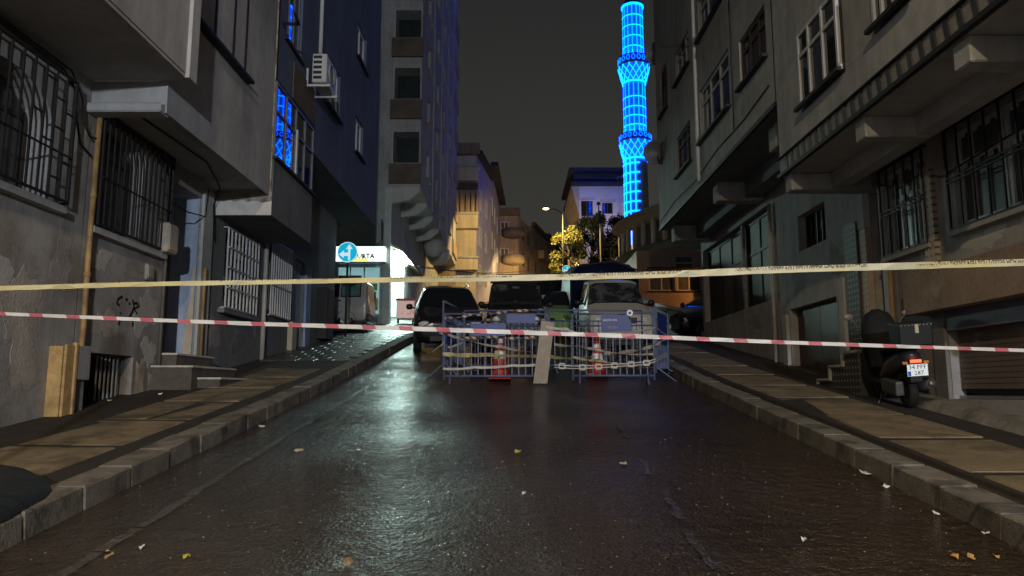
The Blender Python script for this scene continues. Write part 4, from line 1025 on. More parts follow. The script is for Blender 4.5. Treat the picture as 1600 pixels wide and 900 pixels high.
def balcony(zbot, zdeck, ztop, rs, rb):
    bm = bmesh.new(); lathe(bm, (cx_, cy_, 0), [(rs, zbot), (rs+.06, zbot+.15), (rb*.72, zbot+(zdeck-zbot)*.5), (rb*.95, zdeck-.15), (rb, zdeck-.1), (rb, zdeck), (.5, zdeck)], 20); bm2('corbel', bm, stone, MN)
    bm = bmesh.new(); lathe(bm, (cx_, cy_, 0), [(rb*.985, zdeck), (rb*.985, ztop), (rb*.93, ztop), (rb*.93, zdeck)], 20); bm2('parapet', bm, M('parapet_shade', (.10, .12, .2), .7), MN)
    # criss-cross strips on the flare
    n = 14
    prof = lambda t: (rs+.07) + (rb*.98-rs-.07)*(t**.8)
    for k in range(n):
        for s in (-1, 1):
            bm = bmesh.new(); pts = []
            for i in range(7):
                t = i/6; a = 2*pi*(k + s*t*1.6)/n; r = prof(t) + .05
                pts.append((cx_+r*cos(a), cy_+r*sin(a), zbot+.15+(zdeck-zbot-.3)*t))
            tube(bm, pts, .026, 4); bm2('light_strip', bm, led_b, MN)
    for k in range(18):                                    # round openwork motifs on the parapet
        a = 2*pi*k/18; r = rb*.985+.02
        bm = bmesh.new(); pts = [(cx_+r*cos(a+.11*cos(q)), cy_+r*sin(a+.11*cos(q)), (zdeck+ztop)/2 + (ztop-zdeck)*.32*sin(q)) for q in [2*pi*i/8 for i in range(9)]]
        tube(bm, pts, .02, 4); bm2('light_motif', bm, led, MN)
    rings([zbot+.05], rs+.08, led_b, .13)
zA = [MZ(p) for p in (12, 92, 104, 133, 142, 212, 222, 252, 345)]
shaft(gz(YM)-1, zA[8]+.3, .95, .95); shaft(zA[8]+.3, zA[7], .93, .88); shaft(zA[7], zA[3], r2-.02, r1+.02); shaft(zA[3], zA[0], r1, r1-.05)
balcony(zA[7], zA[6], zA[5], r2, 1.22); balcony(zA[3], zA[2], zA[1], r1, 1.20)
bm = bmesh.new(); lathe(bm, (cx_, cy_, zA[0]), [(.84, 0), (.86, .15), (.55, .5), (.2, 2.6), (.06, 4.2), (.03, 5)], 16); bm2('cone', bm, M('lead_cone', (.10, .10, .11), .6, .15, 2), MN)
bm = bmesh.new(); lathe(bm, (cx_, cy_, zA[0]-.12), [(r1+.02, 0), (r1+.1, .03), (r1+.1, .14), (r1, .14)], 24); bm2('light_ring', bm, led_b, MN)
glowbands(zA[1]+.2, zA[0]-.1, r1-.02, shaft_wash); glowbands(zA[5]+.2, zA[4]+.3, r2-.02, shaft_wash)
strips(zA[1]-.3, zA[0], r1, r1-.05, 14, led); strips(zA[5]-.3, zA[3]-.1, r2-.02, r1+.02, 14, led)
front_left = lambda a: R(150) < a < R(300)
strips(zA[8]-2, zA[7], .93, .88, 14, led_b, lambda a: R(170) < a < R(275))
rings([zA[1]+(zA[0]-zA[1])*t for t in (.18, .38, .58, .78)], r1-.02, led_b)
rings([zA[5]+(zA[4]-zA[5])*t for t in (.18, .38, .58, .8)], r2-.02, led_b)
for t in (.12, .28, .44, .6, .76, .92):
    z = zA[8] + (zA[7]-zA[8])*t
    bm = bmesh.new(); lathe(bm, (cx_, cy_, z), [(.95, -.04), (.99, -.04), (.99, .04), (.95, .04)], 14, a0=R(170), a1=R(278)); bm2('light_ring', bm, led_b, MN)
for zz_, r in ((zA[5]-.1, 1.05), (zA[1]-.1, 1.03)):         # floodlights on the balconies that wash the shaft
    for a in (200, 250, 300):
        p = Vector((cx_+r*cos(R(a)), cy_+r*sin(R(a)), zz_))
        bm = bmesh.new(); abox(bm, p.x-.05, p.x+.05, p.y-.05, p.y+.05, p.z-.09, p.z-.04); bm2('floodlight', bm, iron, MN)
        lamp('blue_light', 'POINT', p, 42, (.0, .36, 1.0), MN, size=.04)
bm = bmesh.new(); lathe(bm, (0, 0, 0), [(.02, 0), (.05, .3), (.12, .45)], 10); bm.free()
# blue floodlight at the minaret foot that tints the white house and the blue walls
FLd = Thing('floodlight', 'small blue floodlight on a post in front of the white house', 'floodlight', (7.4, 61.6, gz(61.6)))
bm = bmesh.new(); tube(bm, [(7.4, 61.6, gz(61.6)), (7.4, 61.6, 17.2)], .05, 8); bm2('post', bm, iron, FLd)
bm = bmesh.new(); abox(bm, 7.25, 7.55, 61.5, 61.7, 17.2, 17.45); bm2('housing', bm, iron, FLd)
lamp('blue_flood', 'SPOT', (7.4, 61.85, 17.5), 480, (.45, .50, 1.0), FLd, rot=(R(108), 0, R(-6)), size=.1, spot=R(120), blend=.6)

# ------------------------------------------------------------------ curved mosque wing on the right, corner shop below it
K1 = Thing('mosque_wing', 'brown building with a curved wall and columned upper gallery below the minaret', 'building', (9, 42, gz(42)))
arc = []
x0 = hy(972, 400, 46).x
for i in range(13):
    a = pi - (pi/2)*i/12; arc.append((x0+5.5 + 5.5*cos(a), 46 - 8*sin(a)))
arc.append((18, 38))
zc1 = hy(972, 350, 46).z - 2.75
bm = bmesh.new()
for p, q in zip(arc[:-1], arc[1:]): quad(bm, (*p, gz(38)-1), (*q, gz(38)-1), (*q, zc1), (*p, zc1))
bmesh.ops.remove_doubles(bm, verts=bm.verts, dist=.001)
bm2('wall', bm, plaster_tan, K1, smooth=True)
def off(p, d): c = Vector((x0+5.5, 46)); v = (Vector(p)-c); return tuple(Vector(p) + v.normalized()*d)
for nm, d, h, m_ in (('eave', .45, .4, brick_brown), ('gallery_roof', .6, .4, plaster_tan)):
    z = zc1 if nm == 'eave' else zc1+2.1
    bm = bmesh.new()
    for p, q in zip(arc[:-1], arc[1:]):
        P_, Q_ = off(p, d), off(q, d)
        quad(bm, (*P_, z), (*Q_, z), (*Q_, z+h), (*P_, z+h)); quad(bm, (*P_, z), (*Q_, z), (*q, z-.3), (*p, z-.3)); quad(bm, (*P_, z+h), (*Q_, z+h), (*q, z+h+.25), (*p, z+h+.25))
    bm2(nm, bm, m_, K1)
for i in range(1, 13):
    p = off(arc[i], .1); bm = bmesh.new(); lathe(bm, (*p, zc1+.4), [(.16, 0), (.16, 1.7)], 10); bm2('gallery_column', bm, plaster_cream, K1, smooth=True)
bm = bmesh.new()
for p, q in zip(arc[:-1], arc[1:]):
    P_, Q_ = off(p, -.7), off(q, -.7); quad(bm, (*P_, zc1), (*Q_, zc1), (*Q_, zc1+2.2), (*P_, zc1+2.2))
bm2('gallery_back', bm, brick_brown, K1)
for i in (6, 8, 10):
    p, q = arc[i], arc[i+1]; Wx = FA(q, p) if False else FA(p, q)
    L_ = (Vector(q)-Vector(p)).length
    bm = bmesh.new(); fbox(bm, Wx, L_*.2, L_*.8, zc1-4.6, zc1-2.2, .01, .04); bm2('arched_niche', bm, plaster_grey, K1)
# corner shop with orange lit wall
K2 = Thing('corner_shop', 'low corner shop with an orange lit pink wall and white window frames on the right', 'shop', (7.5, 31, gz(31)))
Wk = FC(31.0)
kz = lambda py: hy(1050, py, 31).z
facade(K2, 'wall', Wk, 5.3, 12.5, gz(31)-.6, kz(392), [(5.8, 6.9, kz(455), kz(428)), (7.0, 8.05, kz(455), kz(428)), (6.9, 7.75, kz(423), kz(398))], plaster_pink, .15)
window(K2, Wk, 5.81, 6.89, kz(455)+.01, kz(428)-.01, -.08, (.5,), (), .06, white_upvc, glass_curtain)
window(K2, Wk, 7.01, 8.04, kz(455)+.01, kz(428)-.01, -.08, (.5,), (), .06, white_upvc, glass_curtain)
window(K2, Wk, 6.91, 7.74, kz(423)+.01, kz(398)-.01, -.08, (), (.5,), .06, white_upvc, glass_curtain)
bm = bmesh.new(); abox(bm, 5.6, 8.4, 30.2, 30.99, kz(424), kz(422)); bm2('awning', bm, iron, K2)
bm = bmesh.new(); abox(bm, 5.3, 12.5, 31.01, 36, kz(392)-.05, kz(392)); bm2('roof', bm, plaster_grey, K2)
bm = bmesh.new(); abox(bm, 5.3, 5.32, 31.01, 36, gz(31)-.6, kz(392)-.06); bm2('side_wall', bm, plaster_pink, K2)
bm = bmesh.new(); abox(bm, 8.05, 8.4, 30.6, 30.99, gz(31)-.3, kz(362)); bm2('corner_post', bm, plaster_pink, K2)
K3 = Thing('wall_lamp', 'small orange wall lamp at the corner of the pink shop', 'lamp', (8.7, 30.2, kz(440)))
bm = bmesh.new(); lathe(bm, (8.75, 29.9, kz(432)), [(.01, .15), (.10, .1), (.12, 0)], 12); bm2('shade', bm, iron, K3)
bm = bmesh.new(); lathe(bm, (8.75, 29.9, kz(432)), [(.09, 0), (.07, -.08), (.01, -.1)], 12); bm2('bulb', bm, lampglow, K3)
bm = bmesh.new(); abox(bm, 8.73, 8.77, 29.9, 30.99, kz(432)+.1, kz(432)+.14); bm2('arm', bm, iron, K3)
lamp('orange_light', 'POINT', (8.75, 29.9, kz(432)-.2), 100, (1, .42, .10), K3, size=.08)

# ------------------------------------------------------------------ trees
bark = M('bark', (.09, .07, .05), .9, .3, 5)
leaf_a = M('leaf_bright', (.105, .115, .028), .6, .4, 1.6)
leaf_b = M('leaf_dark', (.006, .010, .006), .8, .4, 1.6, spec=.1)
def tree(label, x, y, h, r, n, mat, seed, zc=.45, cone=.0, name='tree'):
    rr = random.Random(seed); b = Vector((x, y, gz(y)))
    T = Thing(name, label, 'tree', b, group=None)
    bm = bmesh.new(); tube(bm, [b, b+Vector((.05, .02, h*.3)), b+Vector((-.06, .05, h*.65)), b+Vector((.02, 0, h*.92))], [.16, .13, .08, .02], 8)
    cl = []
    for i in range(26):
        t = rr.uniform(.12, 1); a = rr.uniform(0, 2*pi)
        rad = r*(1-cone*t)*sqrt(max(.05, 1-abs(2*t-1)**2.4*.9))*rr.uniform(.35, 1)
        c = b + Vector((rad*cos(a), rad*sin(a), h*(zc*.5+(1-zc*.5)*t)))
        cl.append((c, r*rr.uniform(.22, .42)))
        if i % 2 == 0: tube(bm, [b+Vector((0, 0, h*(.2+.5*t))), (b+c)/2 + Vector((0, 0, h*.28)), c], [.05, .03, .01], 5)
    bm2('trunk', bm, bark, T, smooth=True)
    bm = bmesh.new()
    for i in range(n):
        c, s = rr.choice(cl); d = Vector((rr.gauss(0, 1), rr.gauss(0, 1), rr.gauss(0, .8)))
        p = c + d.normalized()*s*rr.random()**.45; l = rr.uniform(.06, .13)
        u = Vector((rr.gauss(0, 1), rr.gauss(0, 1), rr.gauss(0, 1))).normalized(); v = u.cross(Vector((rr.gauss(0, 1), rr.gauss(0, 1), rr.gauss(0, 1)))).normalized()
        quad(bm, p-u*l, p-v*l*.5, p+u*l, p+v*l*.5)
    bm2('crown', bm, mat, T, normals=False)
    return T
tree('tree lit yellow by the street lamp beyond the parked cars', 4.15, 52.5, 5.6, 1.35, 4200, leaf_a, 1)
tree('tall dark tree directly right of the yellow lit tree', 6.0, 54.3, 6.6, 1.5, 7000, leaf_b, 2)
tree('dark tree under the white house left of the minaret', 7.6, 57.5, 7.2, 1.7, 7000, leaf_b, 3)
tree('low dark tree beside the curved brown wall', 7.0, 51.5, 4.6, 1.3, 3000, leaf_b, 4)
for lbl, px, pt, pb in (('thin pale steel pole between the dark trees', 938, 352, 430), ('thin pale steel pole against the curved brown wall', 967, 348, 430)):
    p = hy(px, pt, 49.5); T = Thing('steel_pole', lbl, 'pole', (p.x, 49.5, gz(49.5)))
    bm = bmesh.new(); tube(bm, [(p.x, 49.5, gz(49.5)), (p.x, 49.5, p.z)], .06, 8); bm2('pole', bm, galv, T)
    bm = bmesh.new(); lathe(bm, (p.x, 49.5, p.z), [(.06, 0), (.08, .02), (.08, .08), (.01, .12)], 8); bm2('cap', bm, galv, T)

# ------------------------------------------------------------------ vehicles (built facing -y, then set on the hill)
def ring(s):
    y, wl, zl, ws, zs, wr, zr = s
    h = [(0, zr+.022), (wr*.72, zr+.014), (wr, zr-.045), (ws, zs), (max(wl, ws)+.015, (zl+zs)/2), (wl, zl+.06), (wl*.8, zl)]
    return [Vector((x, y, z)) for x, z in h]
def mir(v): return Vector((-v.x, v.y, v.z))
def lerp_st(a, b, t): return tuple(p + (q-p)*t for p, q in zip(a, b))
def body_bm(st, sub=1):
    bm = bmesh.new(); S = []
    for a, b in zip(st[:-1], st[1:]):
        S.append(a)
    S.append(st[-1])
    R_ = []
    for s in S:
        h = ring(s); full = [mir(v) for v in reversed(h[1:])] + h
        R_.append([bm.verts.new(v) for v in full])
    for a, b in zip(R_[:-1], R_[1:]):
        n = len(a)
        for k in range(n): bm.faces.new((a[k], a[(k+1) % n], b[(k+1) % n], b[k]))
    bm.faces.new(R_[0]); bm.faces.new(R_[-1][::-1])
    return bm
def patch_top(bm, a, b, t0, t1, k=.9, off=.010, n=3):
    rows = []
    for i in range(n+1):
        h = ring(lerp_st(a, b, t0 + (t1-t0)*i/n)); e = h[1].lerp(h[2], k)
        rows.append([mir(e), mir(h[1]), h[0], h[1], e])
    d = (rows[-1][2]-rows[0][2]); nn = Vector((0, -d.z, d.y)).normalized()
    if nn.z < 0: nn = -nn
    rows = [[bm.verts.new(v + nn*off) for v in r] for r in rows]
    for p, q in zip(rows[:-1], rows[1:]):
        for j in range(4): bm.faces.new((p[j], p[j+1], q[j+1], q[j]))
def patch_side(bm, a, b, t0, t1, s, lo=.1, hi=.9, off=.010):
    P_ = []
    for t in (t0, t1):
        h = ring(lerp_st(a, b, t)); P_.append((h[2].lerp(h[3], 1-lo), h[2].lerp(h[3], 1-hi)))
    pts = [P_[0][0], P_[1][0], P_[1][1], P_[0][1]]
    f = lambda v: Vector((s*(v.x+off), v.y, v.z))
    quad(bm, *[f(v) for v in pts])
def wheel(T, x, y, r, wd, rim=galv):
    s = 1 if x > 0 else -1
    def xl(prof, mat, name, par, seg=22):
        bm = bmesh.new(); lathe(bm, (0, 0, 0), prof, seg)
        bmesh.ops.rotate(bm, cent=(0, 0, 0), matrix=Matrix.Rotation(pi/2*s, 3, 'Y'), verts=bm.verts)
        bmesh.ops.translate(bm, vec=(x, y, r), verts=bm.verts); return bm2(name, bm, mat, T, par, smooth=True)
    t = xl([(r*.62, wd/2), (r*.9, wd/2), (r, wd*.36), (r, -wd*.36), (r*.9, -wd/2), (r*.62, -wd/2)], rubber, 'wheel', None)
    xl([(.001, wd*.30), (r*.16, wd*.34), (r*.2, wd*.22), (r*.55, wd*.30), (r*.63, wd*.44), (r*.63, wd*.3)], rim, 'rim', t)
    return t
def bxp(T, name, x0, x1, y0, y1, z0, z1, mat, bev=.01, parent=None, smooth=False):
    bm = bmesh.new(); abox(bm, x0, x1, y0, y1, z0, z1)
    if bev: bevel(bm, bev, 2)
    return bm2(name, bm, mat, T, parent, smooth)
def headlight(T, x, y, z, w_, h, d=.06):
    bm = bmesh.new(); lathe(bm, (0, 0, 0), [(.001, .5), (.25, .48), (.43, .36), (.5, .1), (.5, -.5)], 18)
    bmesh.ops.rotate(bm, cent=(0, 0, 0), matrix=Matrix.Rotation(pi/2, 3, 'X'), verts=bm.verts)
    for v in bm.verts: v.co = Vector((x + v.co.x*w_, y + v.co.y*d, z + v.co.z*h))
    return bm2('headlight', bm, lamp_glass, T, smooth=True)
def num_plate(T, x, y, z, text=None, w_=.52, h=.11, rot=None):
    p = bxp(T, 'number_plate', x-w_/2, x+w_/2, y-.012, y, z-h/2, z+h/2, plate_white, .002)
    bxp(T, 'country_band', x-w_/2+.004, x-w_/2+.045, y-.014, y-.0121, z-h/2+.004, z+h/2-.004, blue_ink, 0, p)
    if text: letter(T, text, h*.82, (x+.02, y-.0128, z), ink, parent=p, ext=.0006)
    return p
def mirror_pod(T, s, x, y, z, mat):
    bm = bmesh.new(); lathe(bm, (0, 0, 0), [(.001, -.5), (.35, -.42), (.5, 0), (.35, .42), (.001, .5)], 12)
    for v in bm.verts: v.co = Vector((s*x + v.co.x*.19, y + v.co.y*.12, z + v.co.z*.16))
    abox(bm, min(s*(x-.16), s*(x-.03)), max(s*(x-.16), s*(x-.03)), y-.02, y+.02, z-.05, z-.01)
    return bm2('wing_mirror', bm, mat, T, smooth=True)
def place(T, x, y, rz=0, dz=0):
    T.o.location = (x, y, gz(y)+dz); T.o.rotation_euler = (atan(gs(y))*cos(rz), -atan(gs(y))*sin(rz), rz)
def vehicle(name, label, cat, st, paint, ws, sides=(), rear=None, wheels=(), group=None, glass=None, wheel_r=.31, wiper=True, mirrors=None, smooth=True):
    T = Thing(name, label, cat, (0, 0, 0), group)
    bm = body_bm(st)
    o = bm2('body', bm, paint, T, smooth=smooth)
    md = o.modifiers.new('bevel', 'BEVEL'); md.width = .03; md.segments = 2; md.limit_method = 'ANGLE'; md.angle_limit = R(22)
    g = glass or glass_dark
    i, t0, t1 = ws
    bm = bmesh.new(); patch_top(bm, st[i], st[i+1], t0, t1); wsm = bm2('windscreen', bm, g, T, normals=True)
    bm = bmesh.new(); patch_top(bm, st[i], st[i+1], max(0, t0-.05), min(1, t1+.04), .97, .005); bm2('windscreen_seal', bm, black_plastic, T)
    if wiper:
        a = ring(lerp_st(st[i], st[i+1], t0+.03))[0]; b = ring(lerp_st(st[i], st[i+1], t0+.22))[0]
        for xx in (-.35, .2):
            bm = bmesh.new(); tube(bm, [(xx, a.y-.03, a.z+.03), (xx+.42, b.y-.035, b.z+.03)], .009, 5); bm2('wiper', bm, black_plastic, T)
    for (k, a, b) in sides:
        for s in (-1, 1):
            bm = bmesh.new(); patch_side(bm, st[k], st[k+1], a, b, s); bm2('side_window', bm, g, T)
    for (x, y) in wheels:
        wheel(T, x, y, wheel_r, .19)
        bm = bmesh.new(); lathe(bm, (0, 0, 0), [(wheel_r*1.16, .012), (wheel_r*1.22, .012), (wheel_r*1.22, -.03), (wheel_r*1.16, -.03)], 22)
        s = 1 if x > 0 else -1
        bmesh.ops.rotate(bm, cent=(0, 0, 0), matrix=Matrix.Rotation(pi/2*s, 3, 'Y'), verts=bm.verts)
        bmesh.ops.translate(bm, vec=(s*(abs(x)+.10), y, wheel_r), verts=bm.verts); bm2('wheel_arch', bm, black_plastic, T, smooth=True)
    ys_ = [s_[0] for s_ in st]; bxp(T, 'underbody', -.62, .62, min(ys_)+.25, max(ys_)-.2, .13, st[3][2]+.08, black_plastic, .02)
    if mirrors:
        for s in (-1, 1): mirror_pod(T, s, *mirrors, black_plastic)
    return T
car_black = M('paint_black', (.010, .010, .012), .22, .05, 6, spec=.6, coat=.6)
car_olive = M('paint_jeep_black', (.016, .016, .017), .38, .1, 6, spec=.5, coat=.2)
car_cream = M('paint_cream', (.50, .46, .38), .38, .10, 3, spec=.5, coat=.2)
car_green = M('paint_green', (.19, .33, .12), .35, .1, 3, coat=.3)
car_pale = M('paint_pale_blue', (.38, .48, .58), .35, .08, 3, coat=.3)
car_grey = M('paint_grey_beige', (.32, .33, .32), .35, .1, 3, coat=.3)
car_night = M('paint_night_blue', (.008, .010, .020), .2, .05, 3, coat=.6)
cover_black = M('black_canvas', (.006, .006, .007), .8, .2, 8)

# dark family car at the left kerb
st = [(-2.05, .70, .36, .70, .62, .62, .74), (-1.92, .80, .24, .84, .70, .74, .90), (-1.2, .86, .2, .89, .86, .80, 1.05), (-.95, .87, .2, .90, .92, .79, 1.12),
      (-.2, .88, .2, .90, .98, .63, 1.60), (.9, .88, .2, .90, .98, .64, 1.66), (1.75, .87, .22, .88, .98, .62, 1.58), (2.1, .82, .34, .84, .92, .62, 1.1)]
T = vehicle('parked_car', 'black hatchback parked nose down at the left kerb behind the barrier', 'car', st, car_black, (3, .06, .94), [(3, .35, .97), (4, .03, .5), (4, .54, .97), (5, .05, .7)],
            wheels=[(-.8, -1.3), (.8, -1.3), (-.8, 1.3), (.8, 1.3)], mirrors=(1.02, -.62, 1.12), wheel_r=.33)
for s in (-1, 1):
    headlight(T, s*.62, -1.97, .72, .34, .17, .14); bxp(T, 'fog_lamp', s*.62-.09, s*.62+.09, -2.02, -1.96, .38, .44, lamp_glass, .01)
bxp(T, 'grille', -.42, .42, -2.07, -2.0, .66, .76, black_plastic, .01); bxp(T, 'air_intake', -.5, .5, -2.07, -1.98, .30, .42, black_plastic, .01)
bxp(T, 'grille_bar', -.4, .4, -2.08, -2.071, .70, .72, chrome, .003)
num_plate(T, 0, -2.075, .53)
for s in (-1, 1): bm = bmesh.new(); tube(bm, [(s*.60, -.1, 1.64), (s*.61, .4, 1.70), (s*.61, .9, 1.72), (s*.59, 1.5, 1.65)], .016, 6); bm2('roof_rail', bm, galv, T)
place(T, -1.80, 20.5, R(7))
# jeep
st = [(-1.75, .56, .52, .56, .80, .50, .98), (-1.70, .60, .45, .62, .82, .56, 1.04), (-.70, .66, .42, .70, .92, .64, 1.14), (-.62, .74, .40, .76, 1.0, .70, 1.16),
      (-.30, .75, .40, .76, 1.05, .66, 1.72), (-.22, .75, .40, .76, 1.05, .66, 1.76), (1.5, .75, .40, .76, 1.05, .65, 1.78), (1.62, .74, .46, .75, 1.05, .64, 1.70)]
T = vehicle('jeep', 'small black canvas topped jeep facing down the street behind the left barrier', 'car', st, car_olive, (3, .10, .96), [(4, .0, 1), (5, .05, .45), (5, .5, .95)],
            wheels=[(-.66, -1.15), (.66, -1.15), (-.66, 1.1), (.66, 1.1)], mirrors=(.92, -.52, 1.18), wheel_r=.34, smooth=False, glass=M('jeep_glass', (.012, .013, .014), .05, .3, 2, spec=.9, alt=(.075, .07, .055), altscale=2.3, alta=.58))
for s in (-1, 1):
    headlight(T, s*.50, -1.76, .82, .19, .19, .08)
    bxp(T, 'fender', min(s*.58, s*.80), max(s*.58, s*.80), -1.72, -.72, .76, .86, car_olive, .03); bxp(T, 'indicator', s*.70-.05, s*.70+.05, -1.74, -1.70, .80, .84, M('amber', (.6, .25, .03), .3), .008)
for i in range(7): bxp(T, 'grille_slot', -.33+.1*i-.018, -.33+.1*i+.018, -1.765, -1.745, .62, .92, black_plastic, .004)
bxp(T, 'bumper', -.78, .78, -1.92, -1.80, .46, .60, black_plastic, .015); num_plate(T, .1, -1.925, .53)
bxp(T, 'canvas_top', -.69, .69, -.25, 1.6, 1.735, 1.86, cover_black, .05)
bxp(T, 'rear_view_mirror', -.1, .1, -.42, -.39, 1.60, 1.66, black_plastic, .01)
place(T, .10, 20.4, R(0))
# cream van
st = [(-2.0, .68, .40, .70, .62, .66, .72), (-1.93, .76, .30, .79, .70, .74, .80), (-1.86, .78, .28, .81, .86, .76, .98), (-1.15, .80, .26, .82, 1.02, .77, 1.18),
      (-.55, .80, .26, .82, 1.10, .66, 1.76), (-.40, .80, .26, .82, 1.12, .66, 1.82), (.5, .80, .26, .82, 1.12, .66, 1.84), (.62, .80, .3, .8, 1.1, .66, 1.8)]
T = vehicle('pickup_truck', 'cream cab pickup with blue tarpaulin load facing down the street behind the right barrier', 'truck', st, car_cream, (3, .08, .93), [(3, .5, 1), (5, .05, .9)],
            wheels=[(-.7, -1.25), (.7, -1.25), (-.7, 1.5), (.7, 1.5)], mirrors=(1.0, -.85, 1.22), wheel_r=.30, glass=M('van_glass', (.022, .024, .026), .06, .45, 1.8, spec=.9, alt=(.095, .10, .105), altscale=2.6, alta=.52))
for s in (-1, 1):
    headlight(T, s*.58, -1.90, .80, .26, .18, .10); bxp(T, 'headrest', s*.36-.13, s*.36+.13, -.55, -.5, 1.28, 1.45, black_plastic, .03)
bxp(T, 'grille', -.40, .40, -2.0, -1.90, .70, .86, black_plastic, .01)
for i in range(2): bxp(T, 'grille_bar', -.38, .38, -2.01, -2.001, .74+.06*i, .755+.06*i, chrome, .002)
bxp(T, 'emblem', -.09, .09, -1.96, -1.90, .93, .95, chrome, .006); bxp(T, 'bumper', -.80, .80, -2.08, -1.95, .36, .56, car_cream, .03)
for s in (-1, 1): bxp(T, 'fog_lamp', s*.5-.06, s*.5+.06, -2.095, -2.07, .43, .50, lamp_glass, .01)
num_plate(T, 0, -2.085, .45)
bxp(T, 'load_bed', -.86, .86, .68, 3.0, .55, 1.0, M('bed_blue', (.03, .05, .14), .5, .2, 4), .02)
place(T, 2.78, 21.0, R(1))
tarp = M('tarp_blue', (.004, .008, .035), .45, .25, 2.5, .4, 8)
T = Thing('tarpaulin', 'dark blue tarpaulin stretched over a hooped load behind the cream pickup', 'tarpaulin', (0, 0, 0))
bm = bmesh.new(); nsec = 9
rows = []
for j in range(nsec):
    y = 1.0 + 3.4*j/(nsec-1); k = sin(pi*min(1, (j+.6)/2.2)/2)
    prof = [(-1.15, .9), (-1.2, 1.5), (-1.16, 2.15), (-.9, 2.34+.06*k), (-.3, 2.46+.05*k), (.3, 2.50+.04*k), (.85, 2.42+.04*k), (1.12, 2.22), (1.18, 1.5), (1.15, .9)]
    rr = random.Random(j)
    rows.append([bm.verts.new((x + rr.uniform(-.02, .02), y, z + rr.uniform(-.015, .015))) for x, z in prof])
for a, b in zip(rows[:-1], rows[1:]):
    for k in range(len(a)-1): bm.faces.new((a[k], a[k+1], b[k+1], b[k]))
bm.faces.new(rows[0]); bm.faces.new(rows[-1][::-1])
bm2('cover', bm, tarp, T, smooth=True)
bm = bmesh.new(); tube(bm, [(-1.2, .98, .9), (-1.22, .98, 2.16), (-.9, .98, 2.42), (.3, .98, 2.56), (1.14, .98, 2.26), (1.2, .98, .9)], .03, 8); bm2('hoop', bm, iron, T, smooth=True)
place(T, 2.9, 21.9, R(1)); T.o.scale = (.88, 1, .955)
# green car, pale van, night blue car, grey van
st = [(-1.8, .64, .36, .66, .62, .60, .74), (-1.7, .72, .26, .76, .70, .68, .86), (-1.0, .77, .22, .79, .84, .72, .98), (-.75, .77, .22, .79, .88, .71, 1.02),
      (-.15, .78, .22, .79, .92, .58, 1.46), (1.0, .78, .22, .79, .92, .58, 1.48), (1.6, .76, .24, .78, .9, .56, 1.36), (1.8, .72, .34, .74, .85, .56, .98)]
T = vehicle('parked_car', 'light green small car parked between the jeep and the cream pickup', 'car', st, car_green, (3, .06, .94), [(3, .35, .97), (4, .03, .48), (4, .52, .97)],
            wheels=[(-.7, -1.15), (.7, -1.15), (-.7, 1.15), (.7, 1.15)], mirrors=(.9, -.55, 1.04), wheel_r=.29)
for s in (-1, 1): headlight(T, s*.55, -1.73, .68, .24, .16, .1)
bxp(T, 'grille', -.35, .35, -1.83, -1.72, .60, .68, black_plastic, .01); num_plate(T, 0, -1.815, .46)
place(T, 1.75, 24.6, R(-24))
st = [(-2.1, .76, .40, .78, .66, .72, .80), (-2.0, .86, .3, .9, .8, .84, 1.0), (-1.5, .92, .28, .94, 1.0, .88, 1.25), (-.9, .93, .28, .95, 1.2, .80, 1.98),
      (-.7, .93, .28, .95, 1.2, .80, 2.05), (2.3, .93, .28, .95, 1.2, .80, 2.08), (2.4, .92, .3, .94, 1.2, .78, 2.0)]
T = vehicle('parked_van', 'pale blue high roofed van parked up the street beyond the green car', 'van', st, car_pale, (2, .10, .85), [(4, .02, .3)],
            wheels=[(-.8, -1.4), (.8, -1.4), (-.8, 1.6), (.8, 1.6)], mirrors=(1.1, -1.2, 1.3), wheel_r=.32)
for s in (-1, 1): headlight(T, s*.62, -2.0, .82, .26, .2, .1)
bxp(T, 'grille', -.4, .4, -2.12, -2.0, .68, .80, black_plastic, .01); num_plate(T, 0, -2.115, .5)
place(T, 1.72, 30.0, R(0))
st = [(-2.1, .70, .36, .70, .62, .62, .72), (-1.95, .80, .24, .84, .68, .74, .82), (-1.1, .86, .2, .88, .82, .80, .96), (-.85, .87, .2, .88, .86, .79, 1.0),
      (.0, .87, .2, .88, .9, .62, 1.42), (.9, .87, .2, .88, .9, .62, 1.44), (1.6, .86, .22, .87, .9, .66, 1.14), (2.1, .80, .3, .82, .86, .68, .98)]
T = vehicle('parked_car', 'dark blue car nosing out of the side street on the right past the bin', 'car', st, car_night, (3, .06, .94), [(3, .35, .97), (4, .03, .97)],
            wheels=[(-.8, -1.35), (.8, -1.35), (-.8, 1.35), (.8, 1.35)], mirrors=(1.0, -.6, 1.02), wheel_r=.31)
for s in (-1, 1): headlight(T, s*.62, -1.98, .66, .36, .16, .12)
bxp(T, 'grille', -.4, .4, -2.12, -2.0, .56, .66, black_plastic, .01); num_plate(T, 0, -2.115, .44)
place(T, 6.35, 22.6, R(-62), .05)
st = [(-2.0, .70, .40, .72, .66, .66, .80), (-1.9, .80, .28, .82, .76, .76, .94), (-1.2, .84, .25, .86, .96, .80, 1.12), (-.6, .85, .25, .86, 1.08, .72, 1.74),
      (-.4, .85, .25, .86, 1.1, .72, 1.80), (1.85, .85, .25, .86, 1.1, .72, 1.82), (1.98, .84, .28, .85, 1.08, .70, 1.70), (2.02, .80, .36, .82, 1.0, .70, 1.1)]
T = vehicle('parked_van', 'grey small van parked side on in front of the lit shop window', 'van', st, car_grey, (3, .10, .9), [], wheels=[(-.76, -1.25), (.76, -1.25), (-.76, 1.25), (.76, 1.25)], mirrors=(1.0, -.75, 1.2), wheel_r=.30)
shopglass = M('shop_lit_glass', (.10, .20, .19), .1, .3, 2, spec=.8)  # opaque panes; shop light seen through them is painted in
